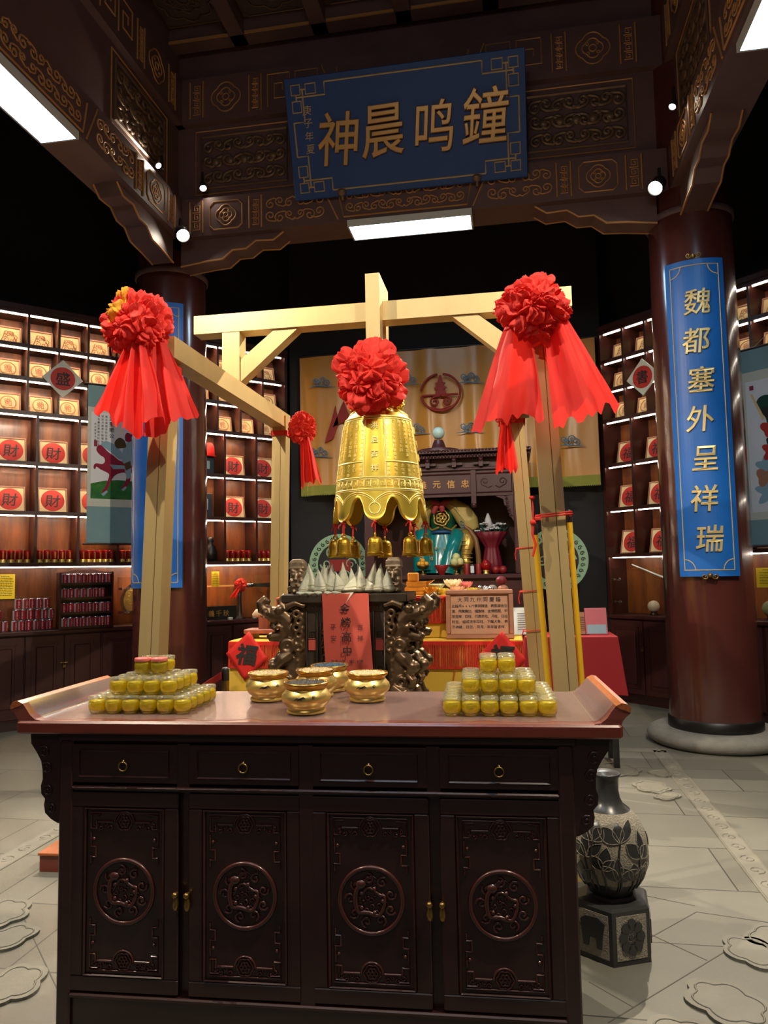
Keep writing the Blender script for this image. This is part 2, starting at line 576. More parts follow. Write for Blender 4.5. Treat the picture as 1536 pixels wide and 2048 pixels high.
def orn_fret(mb, x0, z0, x1, z1, t, mi=0, n=None):
    """square meander between two vertical or horizontal limits"""
    w, h = x1 - x0, z1 - z0
    vert = h > w
    L_, B = (h, w) if vert else (w, h)
    n = n or max(1, round(L_ / (B * 1.1)))
    st = L_ / n
    for i in range(n):
        o = i * st
        q = [(o + st * .05, 0), (o + st * .05, B), (o + st * .85, B), (o + st * .85, B * .25), (o + st * .3, B * .25), (o + st * .3, B * .7), (o + st * .6, B * .7), (o + st * .6, B * .48)]
        mb.tube([((x0 + b, 0, z0 + a) if vert else (x0 + a, 0, z0 + b)) for a, b in q], t, 4, mi, smooth=False)
def orn_rect(mb, x0, z0, x1, z1, t, mi=0, ch=0.0):
    if ch:
        p = [(x0 + ch, 0, z0), (x1 - ch, 0, z0), (x1, 0, z0 + ch), (x1, 0, z1 - ch), (x1 - ch, 0, z1), (x0 + ch, 0, z1), (x0, 0, z1 - ch), (x0, 0, z0 + ch)]
    else:
        p = [(x0, 0, z0), (x1, 0, z0), (x1, 0, z1), (x0, 0, z1)]
    mb.tube(p, t, 4, mi, smooth=False, closed=True)
def orn_flower(mb, cx, cz, r, t, mi=0, petals=4, k=5):
    mb.tube([(cx + r * 0.22 * math.cos(a * PI / 6), 0, cz + r * 0.22 * math.sin(a * PI / 6)) for a in range(12)], t, k, mi, closed=True)
    for rr, amp in ((1.0, 0.16), (0.62, 0.2)):
        mb.tube([(cx + r * rr * (1 - amp + amp * abs(math.cos(petals * a / 2))) * math.cos(a), 0, cz + r * rr * (1 - amp + amp * abs(math.cos(petals * a / 2))) * math.sin(a))
                 for a in [2 * PI * i / 48 for i in range(48)]], t, k, mi, closed=True)
    for i in range(petals):
        a = PI / petals + 2 * PI * i / petals
        mb.tube(spiral(cx + r * 0.42 * math.cos(a), cz + r * 0.42 * math.sin(a), r * 0.13, 1.0, a), t * .8, k, mi, caps=False)
# ================================================================== THE ROOM
CX0 = -0.75          # the axis of the hall
FY = 4.3             # centre of the bell frame
# ---- floor
m = MB()
m.box((-7.5, -3.0, -0.2), (6.5, 10.0, 0.0))
mf = mat('stone_paving', (121, 119, 109), 0.45, var=0.1, vscale=1.6, bump=0.05, bscale=90, spec=0.4)
nt = mf.node_tree
bk = nt.nodes.new('ShaderNodeTexBrick')
bk.inputs['Scale'].default_value = 1.0
bk.inputs['Brick Width'].default_value = 0.95
bk.inputs['Row Height'].default_value = 0.52
bk.inputs['Mortar Size'].default_value = 0.004
bk.inputs['Mortar Smooth'].default_value = 0.2
bk.inputs['Color1'].default_value = (1, 1, 1, 1)
bk.inputs['Color2'].default_value = (0.84, 0.83, 0.80, 1)
bk.inputs['Mortar'].default_value = (0.25, 0.24, 0.22, 1)
bs = nt.nodes['Principled BSDF']
src = bs.inputs['Base Color'].links[0].from_socket
mul = nt.nodes.new('ShaderNodeMix')
mul.data_type = 'RGBA'
mul.blend_type = 'MULTIPLY'
mul.inputs[0].default_value = 1.0
tcn = [n for n in nt.nodes if n.type == 'TEX_COORD'][0]
nt.links.new(tcn.outputs['Object'], bk.inputs['Vector'])
nt.links.new(src, mul.inputs[6])
nt.links.new(bk.outputs['Color'], mul.inputs[7])
nt.links.new(mul.outputs[2], bs.inputs['Base Color'])
floor = struct(m.build('floor', mf))
# carved border strip let into the floor around the frame
m = MB()
XL, XR, Y0, Y1 = -2.62, 1.10, 2.25, 6.25
for (a, b, c, d) in ((XL - .06, Y0, XL + .06, Y1), (XR - .06, Y0, XR + .06, Y1), (XL - .06, Y1 - .06, XR + .06, Y1 + .06)):
    m.box((a, b, 0.0), (c, d, 0.004))
m.M = RX(-PI / 2)
def floor_line(pts, t=0.006):
    m.M = Matrix.Identity(4)
    m.tube([(x, y, 0.004) for x, y in pts], t, 4, smooth=False)
for X in (XL, XR):
    floor_line([(X - .055, Y0), (X - .055, Y1)])
    floor_line([(X + .055, Y0), (X + .055, Y1)])
    for i in range(13):
        yy = Y0 + 0.15 + i * 0.31
        for sg in (-1, 1):
            floor_line([(X + sg * 0.004 + q[0], yy + sg * .07 + q[2]) for q in spiral(0, 0, 0.045, 1.2, PI / 2 * sg, 1, 12)], 0.004)
m.build('floor_relief', M_FLOORREL, floor)
m = MB()
def lobed(cx, cy, r, lobes, a, sx=1.0, z=0.011):
    pts = []
    for i in range(40):
        t = 2 * PI * i / 40
        rr = r * (0.80 + 0.20 * abs(math.sin(lobes * t / 2)))
        x, y = rr * math.cos(t) * sx, rr * math.sin(t)
        pts.append((cx + x * math.cos(a) - y * math.sin(a), cy + x * math.sin(a) + y * math.cos(a)))
    m.loft([[(x, y, 0.0) for x, y in pts], [(x, y, z) for x, y in pts]], False, True)
    ins = [(cx + (x - cx) * .8, cy + (y - cy) * .8) for x, y in pts]
    m.tube([(x, y, z) for x, y in ins], 0.004, 4, closed=True)
for (x, y, r, l, a, sx) in ((.70, 5.62, .17, 7, .5, 1.0), (.86, 5.22, .15, 6, .2, .8), (.60, 5.85, .12, 5, 0, 1), (.92, 5.02, .07, 4, .8, 1.5), (.97, 5.55, .06, 4, 2.2, 1.6),
                           (.84, 3.08, .13, 5, .3, .8), (.95, 3.2, .1, 4, .9, 1.2), (.66, 2.72, .16, 6, .6, .8), (.47, 2.5, .13, 5, .2, 1),
                           (-2.22, 3.0, .15, 6, .5, .8), (-2.05, 2.8, .1, 5, 1.2, 1.3), (-1.8, 2.5, .14, 5, .3, .8), (-1.95, 2.3, .17, 6, .2, 1)):
    lobed(x, y, r, l, a, sx)
m.build('floor_relief', M_FLOORREL, floor)
m = MB()
for a_, b_ in (((1216, 2046), (1536, 1851)), ((1178, 1964), (1267, 2015)), ((1277, 1858), (1414, 1921)), ((1280, 1887), (1393, 1824)), ((1393, 1824), (1536, 1845)), ((1260, 1785), (1390, 1812)),
               ((0, 1835), (115, 1760)), ((45, 1830), (120, 1990)), ((0, 1905), (70, 1860))):
    p, q = atz(a_[0], a_[1], 0), atz(b_[0], b_[1], 0)
    m.beam((p[0], p[1], 0.0), (q[0], q[1], 0.0), 0.004, 0.002)
m.build('floor_joint', mat('joint_grout', (84, 80, 72), .8), floor)

# ---- walls: three sides of the octagon in view, two flanks
def wall(name, p, q, z1, mtl, th=0.12):
    m = MB()
    p, q = Vector((p[0], p[1], 0)), Vector((q[0], q[1], 0))
    t = (q - p).normalized()
    nrm = Vector((-t.y, t.x, 0))
    a, b = [p, q, q + nrm * th, p + nrm * th], None
    m.loft([[(v.x, v.y, 0) for v in a], [(v.x, v.y, z1) for v in a]], True, True)
    return struct(m.build(name, mtl))
s2 = 2 ** -.5
LO = Vector((-2.57, 8.6, 0))      # left display wall: front-plane origin at its right end
RO = Vector((1.05, 8.5, 0))       # right display wall: front-plane origin at its left end
LM = T(*LO) @ RZ(PI / 4)
RM = T(*RO) @ RZ(-PI / 4)
wall('wall_back', (-2.6, 8.56), (1.07, 8.56), 6.6, M_BLACK)
wl = [LM @ Vector((-3.9, .47, 0)), LM @ Vector((.35, .47, 0))]
wall('wall_left', (wl[0].x, wl[0].y), (wl[1].x, wl[1].y), 6.6, M_BLACK)
wr = [RM @ Vector((-.35, .47, 0)), RM @ Vector((3.9, .47, 0))]
wall('wall_right', (wr[0].x, wr[0].y), (wr[1].x, wr[1].y), 6.6, M_BLACK)
wall('wall_west', (-5.62, 2.0), (-5.62, 6.2), 6.6, M_BLACK)
wall('wall_east', (4.2, 6.2), (4.2, 2.0), 6.6, M_BLACK)

# ---- ceiling with coffers
ceil = MB()
ceil.box((-7.0, 0.2, 6.62), (6.0, 9.2, 6.8))
ceil = struct(ceil.build('ceiling', M_CEIL))
m = MB()
g = MB()
gs = MB()
xs = [-2.37 - 1.56 + .78 * i for i in range(8)]
ys = [6.27 - .78 * i for i in range(5, -1, -1)]
for x in xs:
    m.box((x - .07, 2.2, 6.45), (x + .07, 6.34, 6.63))
for y in ys:
    m.box((-4.0, y - .07, 6.45), (1.6, y + .07, 6.63))
m.build('coffer_beam', M_BEAM, ceil)
for i in range(len(xs) - 1):
    for j in range(len(ys) - 1):
        cx, cy = xs[i] + .39, ys[j] + .39
        g.M = T(cx, cy, 6.612) @ RX(PI / 2)
        orn_flower(g, 0, 0, .27, .008, petals=8, k=4)
        g.tube([(.12 * math.cos(a * PI / 8), 0, .12 * math.sin(a * PI / 8)) for a in range(16)], .006, 4, closed=True)
        orn_rect(g, -.31, -.31, .31, .31, .006, ch=.05)
        g.M = Matrix.Identity(4)
        for yy in (ys[j] + .075, ):
            gs.box((xs[i] + .08, ys[j + 1] - .085, 6.45), (xs[i + 1] - .08, ys[j + 1] - .072, 6.475))
g.build('coffer_ornament', M_ORND, ceil)
gs.build('gilded_strip', M_ORN, ceil)

# ---- columns
def column(x, y, r=0.355, name='column'):
    c = MB()
    c.lathe([(r * 1.0, .10), (r * 1.0, .2), (r, .22), (r * .985, 2.5), (r * .95, 4.55), (r * .94, 6.6)], n=56, cap1=True)
    o = struct(c.build(name, M_COLUMN, loc=(x, y, 0)))
    b = MB()
    b.lathe([(r * 1.02, .09), (r * 1.035, .10), (r * 1.035, .2), (r * 1.0, .215)], n=56)
    b.build('iron_band', M_BLACKM, o)
    s = MB()
    s.lathe([(r + .02, .0), (r + .13, .0), (r + .175, .03), (r + .185, .065), (r + .17, .10), (r + .12, .125), (r - .01, .128)], n=64)
    s.build('stone_base', M_STONE, o)
    t = MB()
    t.lathe([(r * .97, 4.40), (r * 1.01, 4.41), (r * 1.01, 4.45), (r * .97, 4.46)], n=48)
    t.build('collar', M_BEAM, o)
    return o
COLR = (1.62, 6.62)
COLL = (-3.32, 6.86)
column(*COLR)
column(*COLL)
column(1.62, 1.55)
column(-3.32, 1.55)

# ---- painted beams with carved, gilded borders (front faces -y in the beam's own axes)
def beam_set(x0, x1, mw, bright):
    """three stacked members from local x0 to x1"""
    b = MB()
    b.M = mw
    b.box((x0, 0, 4.63), (x1, .34, 5.0))
    b.box((x0, .07, 5.0), (x1, .30, 5.75))
    b.box((x0, 0, 5.75), (x1, .34, 6.2))
    b.box((x0, .06, 6.2), (x1, .34, 6.62))
    o = struct(b.build('beam', M_BEAM))
    g = MB()
    L = x1 - x0
    def at0(z):
        g.M = mw @ T(0, -.004, 0)
    t = .0095
    for k, (z0, z1) in enumerate(((4.66, 4.97), (5.80, 6.16))):
        g.M = mw @ T(0, -.002, 0)
        for sg in (0, 1):
            X = (lambda u: x0 + u) if sg == 0 else (lambda u: x1 - u)
            def seg(a, b):
                a, b = X(a), X(b)
                return min(a, b), max(a, b)
            a, b = seg(.42, .55)
            g.tube([(a, 0, z0), (a, 0, z1)], t, 4)
            g.tube([(b, 0, z0), (b, 0, z1)], t, 4)
            orn_fret(g, a + .03, z0 + .03, b - .03, z1 - .03, t * .6)
            a, b = seg(.60, .96)
            if k == 0:
                orn_rect(g, a + .02, z0 + .02, b - .02, z1 - .02, t * .7, ch=.04)
            orn_flower(g, (a + b) / 2, (z0 + z1) / 2, .10 if k == 0 else .145, t * .7, petals=4)
            a, b = seg(1.01, 1.13)
            g.tube([(a, 0, z0), (a, 0, z1)], t, 4)
            g.tube([(b, 0, z0), (b, 0, z1)], t, 4)
            orn_fret(g, a + .03, z0 + .03, b - .03, z1 - .03, t * .6)
            if L > 3.5:
                a, b = seg(1.18, 1.72)
                (orn_scrolls(g, a, z0 + .02, b, z1 - .02, t * .75, rows=2) if k == 0 else orn_fret(g, a, z0 + .02, b, z1 - .02, t * .8))
                xa, xb = X(1.72), X(1.86)
                g.tube([(xa, 0, z1), (xb, 0, z0)], t, 4)
        if L > 3.9:
            a, b = x0 + 1.86, x1 - 1.86
            g.tube([(a, 0, z1 - .04), (a + .05, 0, z0 + .02), (b - .05, 0, z0 + .02), (b, 0, z1 - .04)], t, 4, smooth=False)
            if k == 0:
                orn_scrolls(g, a + .08, z0 + .04, b - .08, z1 - .03, t * .75, rows=2)
            else:
                n = 10
                for i in range(n):
                    u = a + (b - a) * i / n
                    v = a + (b - a) * (i + 1) / n
                    g.tube([(u, 0, z0 + .05), ((u + v) / 2, 0, z1 - .05), (v, 0, z0 + .05)], t * .6, 4, smooth=False)
                    orn_flower(g, (u + v) / 2, z0 + .14, .045, t * .5, petals=4, k=4)
        g.M = mw @ T(0, -.002, 0)
    g.build('gilded_border', bright, o)
    # carved panels of the recessed middle member
    d = MB()
    d.M = mw @ T(0, .065, 0)
    g2 = MB()
    g2.M = d.M
    spans = [(x0 + .45, x0 + 1.42), (x1 - 1.42, x1 - .45)]
    for a, b in spans:
        orn_rect(g2, a, 5.07, b, 5.70, .008)
        orn_rect(d, a + .06, 5.13, b - .06, 5.64, .014)
        orn_scrolls(d, a + .09, 5.15, b - .09, 5.62, .017, rows=3, seed=int((a + 9) * 10), k=6)
        for i in range(5):
            d.ball((a + .2 + i * (b - a - .4) / 4, 0, 5.385), .045, 10, sc=(1, .5, 1))
    d.build('carved_panel', M_ORND, o)
    g2.build('panel_frame_line', bright, o)
    # cloud bracket under each end
    for sg in (0, 1):
        q = MB()
        q.M = mw
        X = (lambda u: x0 + u) if sg == 0 else (lambda u: x1 - u)
        P = [(.3, 4.63), (1.32, 4.63), (1.22, 4.56), (1.05, 4.57), (.95, 4.50), (.82, 4.50), (.72, 4.42), (.55, 4.41), (.3, 4.38)]
        q.prism([(X(u), z) for u, z in P], .07, .27)
        e = q.build('cloud_bracket', M_BEAM, o)
        l = MB()
        l.M = mw
        for y in (.066, .274):
            l.tube([(X(u), y, z) for u, z in P[1:]], .010, 5)
        l.build('bracket_edge', bright, e)
    return o
beam_set(COLL[0], COLR[0], T(0, 6.36, 0), M_ORN)
beam_set(-6.62, -1.55, T(-2.98, 0, 0) @ RZ(PI / 2) @ T(8.17, 0, 0), M_ORN)
beam_set(1.55, 6.62, T(1.42, 0, 0) @ RZ(-PI / 2) @ T(-8.17, 0, 0), M_ORN)

# ---- LED panel lights under the beams
def led_panel(loc, rz, L, label):
    t = empty('led_panel_light', loc, rz, label, 'ceiling light', 'flat panel lights under the beams')
    a = MB()
    a.box((-L / 2, -.15, .0), (L / 2, -.135, .05))
    a.box((-L / 2, .135, .0), (L / 2, .15, .05))
    a.box((-L / 2, -.135, .0), (-L / 2 + .015, .135, .05))
    a.box((L / 2 - .015, -.135, .0), (L / 2, .135, .05))
    a.box((-L / 2, -.15, .05), (L / 2, .15, .06))
    a.build('housing', M_WHITE, t)
    b = MB()
    b.box((-L / 2 + .015, -.135, .004), (L / 2 - .015, .135, .012))
    b.build('diffuser', M_PANEL, t)
led_panel((-.81, 6.47, 4.564), 0, 1.12, 'white LED panel light mounted under the beam below the blue name board')
led_panel((-3.10, 4.06, 4.564), PI / 2, 1.12, 'white LED panel light under the beam at the upper left edge')
led_panel((1.60, 4.03, 4.564), PI / 2, 1.12, 'white LED panel light under the beam at the upper right corner')
led_panel((-.81, 1.62, 4.564), 0, 1.12, 'white LED panel light under the near beam, out of the picture above')

# ---- spotlights on the columns and small accent lights
def spotlight(loc, target, label, power, size=.066, angle=82, group='spotlights at the column tops', blend=.35, soft=.02):
    t = empty('spotlight', loc, 0, label, 'spotlight', group)
    d = (Vector(target) - Vector(loc)).normalized()
    q = d.to_track_quat('-Z', 'Y').to_matrix().to_4x4()
    a = MB()
    a.M = q
    a.lathe([(size * .55, size * 2.2), (size * .9, size * 1.9), (size, 0), (size * .9, 0), (size * .8, size * .5)], n=20, cap0=True)
    a.build('lamp_head', M_BLACKM, t)
    b = MB()
    b.M = q
    b.lathe([(size * .02, size * .32), (size * .84, size * .32)], n=20)
    b.build('bulb', M_BULB, t)
    c = MB()
    c.tube([tuple(-d * size * 2.1), tuple(-d * size * 2.1 + Vector((0, 0, .12)))], .012, 8)
    c.build('bracket', M_BLACKM, t)
    if power:
        l = bpy.data.lights.new('spot', 'SPOT')
        l.energy = power
        l.color = WARM
        l.spot_size = R(angle)
        l.spot_blend = blend
        l.shadow_soft_size = soft
        o = bpy.data.objects.new('spot', l)
        COL.objects.link(o)
        o.parent = t
        o.matrix_local = T(*(d * size * .8)) @ q
    return t
BELLC = (-.76, 4.3, 1.75)
spotlight((-2.90, 6.22, 4.58), (-.8, 3.6, 1.5), 'lit spotlight with a starry glare at the top of the left column', SPOT_FAR, angle=75)
spotlight((1.27, 6.22, 4.58), (-.6, 3.6, 1.5), 'lit spotlight with a starry glare at the top of the right column', SPOT_FAR, angle=75)
spotlight((-2.86, 1.80, 4.58), (-.9, 4.3, 1.7), 'spotlight on the near left column, above the frame of the photo', SPOT_NEAR)
spotlight((1.30, 1.80, 4.58), (-.6, 4.3, 1.7), 'spotlight on the near right column, above the frame of the photo', SPOT_NEAR)
spotlight((-2.74, 6.30, 5.06), (-1.5, 4.5, 2.0), 'small lit accent spot at the lower left of the dark carved panel', SMALL, .035, 50, 'small accent spots on the beams')
spotlight((-2.965, 5.85, 5.06), (-2.96, 5.0, 5.0), 'small lit accent spot at the far end of the left beam', SMALL * .3, .03, 70, 'small accent spots on the beams')
spotlight((1.33, 5.75, 4.98), (0.0, 4.5, 2.0), 'small lit accent spot on the right beam above the column spotlight', SMALL * .3, .03, 50, 'small accent spots on the beams')
# ================================================================== DISPLAY SHELVES
ZR = [4.075, 3.735, 3.405, 3.06, 2.56, 2.07, 1.565]       # underside of each shelf board
DEP = .30
def display_wall(wm, ux, lx, x0, x1, side, low0):
    """ux / lx: x of the dividers of the upper and the lower rows"""
    t = empty('display_shelf', (0, 0, 0), 0, 'tall lit dark-wood display shelf wall with cubbyholes on the %s' % side, 'shelf')
    t.matrix_world = wm
    a = MB()
    a.box((x0, DEP, .94), (x1, DEP + .02, 4.16))
    a.build('back_panel', M_SHELF, t)
    for x in (x0, x1 - .035):
        a = MB()
        a.box((x, -.005, .94), (x + .035, DEP, 4.16))
        a.build('side_panel', M_SHELFD, t)
    a = MB()
    a.bbox((x0 - .01, -.02, 4.10), (x1 + .01, DEP + .02, 4.17), .012)
    a.build('crown', M_SHELFD, t)
    for z in ZR:
        a = MB()
        a.box((x0 + .035, .0, z), (x1 - .035, DEP, z + .03))
        a.box((x0 + .035, -.004, z - .006), (x1 - .035, .016, z + .034))
        a.build('shelf_board', M_SHELFD, t)
    for x in ux:
        a = MB()
        a.box((x - .011, -.002, ZR[3] + .034), (x + .011, DEP, ZR[0]), 0)
        a.build('divider', M_SHELFD, t)
        a = MB()
    for x in lx:
        a = MB()
        a.box((x - .013, -.002, ZR[6] + .034), (x + .013, DEP, ZR[3]))
        a.build('divider', M_SHELFD, t)
    for z, xs in ((ZR[0], ux), (ZR[1], ux), (ZR[2], ux), (ZR[3], lx), (ZR[4], lx), (ZR[5], lx), (ZR[6], low0)):
        e = [x0 + .035] + list(xs) + [x1 - .035]
        for i in range(len(e) - 1):
            if e[i + 1] - e[i] < .08:
                continue
            a = MB()
            a.box((e[i] + .030, .024, z - .015), (e[i + 1] - .030, .036, z - .004))
            a.build('led_strip', M_STRIP, t)
    return t
LUX = [-.123 - .284 * k for k in range(1, 13)]
LLX = [-.10 - .395 * k for k in range(1, 9)]
RUX = [.023 + .284 * k for k in range(1, 12)]
RLX = [-.02 + .39 * k for k in range(1, 9)]
display_wall(LM, LUX, LLX, -3.66, -.085, 'left', [-.5, -1.3, -2.1])
display_wall(RM, RUX, RLX, -.02, 3.4, 'right', [.80, 1.56, 2.34])

# base cabinets: a counter and a row of two-door units on each side
def base_cabinets(wm, x0, x1, side, names, locks):
    c = empty('counter', (0, 0, 0), 0, 'long dark wooden counter along the foot of the %s display shelves' % side, 'counter')
    c.matrix_world = wm
    a = MB()
    a.bbox((x0, -.03, .895), (x1, .46, .938), .008)
    a.build('worktop', M_CAB, c)
    n = len(names)
    w = (x1 - x0) / n
    for i in range(n):
        u = empty('base_cabinet', (0, 0, 0), 0, names[i], 'cabinet', 'dark base cabinets under the %s shelves' % side)
        u.matrix_world = wm @ T(x0 + i * w, 0, 0)
        a = MB()
        a.box((0.002, .02, .09), (w - .002, .44, .892))
        a.build('carcass', M_CAB, u)
        a = MB()
        a.box((0.002, .035, 0), (w - .002, .44, .09))
        a.build('plinth', M_DARK, u)
        for k in range(2):
            d0, d1 = .012 + k * (w / 2 - .004), w / 2 + k * (w / 2 - .012) - .004
            b = MB()
            b.box((d0, .0, .11), (d1, .019, .88))
            for (e0, f0, e1, f1) in ((d0 + .05, .17, d1 - .05, .185), (d0 + .05, .805, d1 - .05, .82), (d0 + .05, .17, d0 + .065, .82), (d1 - .065, .17, d1 - .05, .82)):
                b.box((e0, -.006, f0), (e1, .0, f1))
            b.bbox((d0 + .09, -.010, .21), (d1 - .09, .0, .78), .008)
            b.build('door', M_CAB, u)
        if i in locks:
            b = MB()
            b.torus((w / 2, -.022, .60), .012, .003, 'y', 16, 6)
            b.bbox((w / 2 - .016, -.034, .563), (w / 2 + .016, -.012, .595), .004)
            b.build('padlock', M_BRASS, u)
            b = MB()
            b.box((w / 2 - .032, -.008, .608), (w / 2 + .032, -.001, .616))
            b.build('hasp', M_STEEL, u)
base_cabinets(LM, -3.66, -.085, 'left', ['dark two-door base cabinet at the far right end of the left counter', 'dark base cabinet of the left counter under the sword display',
              'padlocked dark base cabinet behind the left golden post', 'padlocked dark base cabinet under the wooden can rack', 'dark base cabinet under the loose stack of cans'][::-1], (1, 2))
base_cabinets(RM, -.02, 3.4, 'right', ['padlocked dark base cabinet behind the crimson table, beneath the pale stone ball', 'dark base cabinet hidden behind the right column',
              'dark base cabinet beneath the yellow notice at the right edge', 'dark base cabinet beyond the right edge of the photo'], (0,))

# ---- framed pictures standing in the cubbyholes
def make_small(kind):
    t = empty('framed_relief')
    w, h = .225, .215
    a = MB()
    for (x0, z0, x1, z1) in ((-w / 2, 0, w / 2, .016), (-w / 2, h - .016, w / 2, h), (-w / 2, .016, -w / 2 + .014, h - .016), (w / 2 - .014, .016, w / 2, h - .016)):
        a.box((x0, -.012, z0), (x1, .010, z1))
    a.build('frame', M_PINKW, t)
    a = MB()
    a.box((-w / 2 + .012, -.002, .014), (w / 2 - .012, .006, h - .014))
    a.build('backing_card', M_CARVEDCARD, t)
    a = MB()
    a.M = T(0, -.003, h / 2)
    if kind == 0:
        rd = random.Random(3)
        for i in range(11):
            a.tube(spiral(rd.uniform(-.055, .055), rd.uniform(-.055, .05), rd.uniform(.018, .034), 1.2, rd.uniform(0, 6), rd.choice((-1, 1)), 10), .0032, 4, caps=False)
        a.tube([(-.07, 0, -.05), (-.03, 0, .06), (.03, 0, .055), (.07, 0, -.06)], .004, 4)
    else:
        a.torus((0, 0, 0), .074, .0035, 'y', 32, 5)
        a.torus((0, 0, 0), .067, .002, 'y', 32, 4)
        orn_flower(a, 0, .022, .032, .003, petals=5, k=4)
        put_glyph(a, '福' if kind == 1 else '和', 0, -.004, .072, y=-.002, bold=.012, ext=.02)
        a.tube([(-.055, 0, -.04), (-.02, 0, -.052), (.02, 0, -.052), (.055, 0, -.04)], .003, 4)
    a.build('relief_motif', M_MOTIF, t)
    return t
def make_disc(ch, shear):
    t = empty('framed_calligraphy')
    w, h = .275, .265
    a = MB()
    for (x0, z0, x1, z1) in ((-w / 2, 0, w / 2, .012), (-w / 2, h - .012, w / 2, h), (-w / 2, .012, -w / 2 + .011, h - .012), (w / 2 - .011, .012, w / 2, h - .012)):
        a.box((x0, -.013, z0), (x1, .010, z1))
    a.build('frame', M_PINKW, t)
    a = MB()
    a.box((-w / 2 + .009, -.002, .01), (w / 2 - .009, .006, h - .01))
    a.build('mount_board', M_CREAM, t)
    a = MB()
    a.M = T(0, -.0025, h / 2)
    a.prism([(.112 * math.cos(i * PI / 24), .112 * math.sin(i * PI / 24)) for i in range(48)], -.002, .0)
    a.build('red_disc', M_REDDISC, t)
    a = MB()
    put_glyph(a, ch, 0, h / 2 - .005, .142, y=-.0055, bold=.008, ext=.006, shear=shear, sx=1.05)
    a.build('brush_character', M_INKG, t)
    return t
protos = {('s', k): make_small(k) for k in range(3)}
protos['c'] = make_disc('財', .12)
protos['f'] = make_disc('福', .08)
used = set()
def stand_frame(key, wm, x, z, label, group, y=.17):
    o = protos[key] if key not in used else copy_tree(protos[key])
    used.add(key)
    o.matrix_world = wm @ T(x, y, z) @ RX(R(-13))
    tag(o, label, 'framed picture', group)
ORD = ['first', 'second', 'third', 'fourth', 'fifth', 'sixth', 'seventh', 'eighth', 'ninth', 'tenth', 'eleventh', 'twelfth', 'thirteenth']
ROWN = ['top', 'second', 'third']
def cells(edges):
    e = sorted(edges)
    return [(e[i], e[i + 1]) for i in range(len(e) - 1)]
cl = cells([-3.625] + LUX + [-.12])
cl = [c for c in cl if c[1] - c[0] > .15]
for r_ in range(3):
    for i, (a, b) in enumerate(cl):
        if i in (5, 6, 7) or (r_ == 2 and i == 8):
            continue          # behind the red bow and the left column
        motif = ('framed dragon relief', 'framed round papercut relief', 'framed round blessing relief')[r_]
        stand_frame(('s', r_), LM, (a + b) / 2 + random.uniform(-.012, .012), ZR[r_ + 1] + .034, '%s, %s cubby from the left, %s row, left shelves' % (motif, ORD[i], ROWN[r_]), 'framed gold reliefs on the left shelves')
cr = cells([.015] + RUX + [3.36])
for r_ in range(3):
    for i, (a, b) in enumerate(cr[:8]):
        if i in (3,):
            continue
        motif = ('framed dragon relief', 'framed round papercut relief', 'framed round blessing relief')[r_]
        stand_frame(('s', r_), RM, (a + b) / 2 + random.uniform(-.012, .012), ZR[r_ + 1] + .034, '%s, %s cubby from the left, %s row, right shelves' % (motif, ORD[i], ROWN[r_]), 'framed gold reliefs on the right shelves')
ll = cells([-3.625] + LLX + [-.12])
ll = [c for c in ll if c[1] - c[0] > .2]
for r_, zi in ((0, 4), (1, 5)):
    for i, (a, b) in enumerate(ll):
        if i in (4, 5, 6):
            continue
        stand_frame('c', LM, (a + b) / 2 - .01, ZR[zi] + .034, 'framed red disc calligraphy, %s large cubby from the left, %s row, left shelves' % (ORD[i], ('upper', 'lower')[r_]), 'red disc pictures on the left shelves')
lr = cells([.015] + RLX + [3.36])
for r_, zi in ((0, 4), (1, 5), (2, 6)):
    for i, (a, b) in enumerate(lr[:5]):
        if i == 2:
            continue
        stand_frame('f', RM, (a + b) / 2 - .01, ZR[zi] + .034, 'framed red disc calligraphy, %s large cubby from the left, %s row, right shelves' % (ORD[i], ('upper', 'middle', 'bottom')[r_]), 'red disc pictures on the right shelves')

# one more disc picture peeping out beneath the hanging scroll
# ---- red candle lamps along the shelf
def make_candle():
    t = empty('candle_lamp')
    a = MB()
    a.lathe([(.0, .028), (.030, .030), (.032, .115), (.027, .122), (.012, .128), (.0, .129)], n=14)
    a.build('red_glass', M_CANDLE, t)
    a = MB()
    a.lathe([(.034, 0), (.036, .012), (.026, .018), (.034, .030), (.031, .034)], n=14, cap0=True, mod=lambda th, z: 1 + .06 * math.cos(8 * th))
    a.build('gold_base', M_GOLD, t)
    a = MB()
    a.box((-.006, -.0335, .04), (.006, -.031, .105))
    a.build('gold_label', M_BRASS, t)
    return t
cand = make_candle()
first = True
for ci, (a, b, n, who) in enumerate(((-3.62, -3.27, 5, 'leftmost cubby'), (-3.25, -2.89, 5, 'second cubby from the left'), (-2.85, -2.50, 5, 'cubby left of the hanging scroll'), (-2.44, -2.09, 6, 'cubby beneath the hanging scroll'),
                              (-2.05, -1.75, 4, 'cubby right of the hanging scroll'), (-.87, -.53, 5, 'cubby right of the left column'), (-.47, -.15, 5, 'last cubby by the black wall'))):
    for k in range(n):
        o = cand if first else copy_tree(cand)
        first = False
        o.matrix_world = LM @ T(a + .035 + (b - a - .07) * k / (n - 1), .075, ZR[6] + .034)
        tag(o, 'red candle lamp on gold base, %s in the %s' % (ORD[k], who), 'candle lamp', 'red candle lamps on the left shelf')

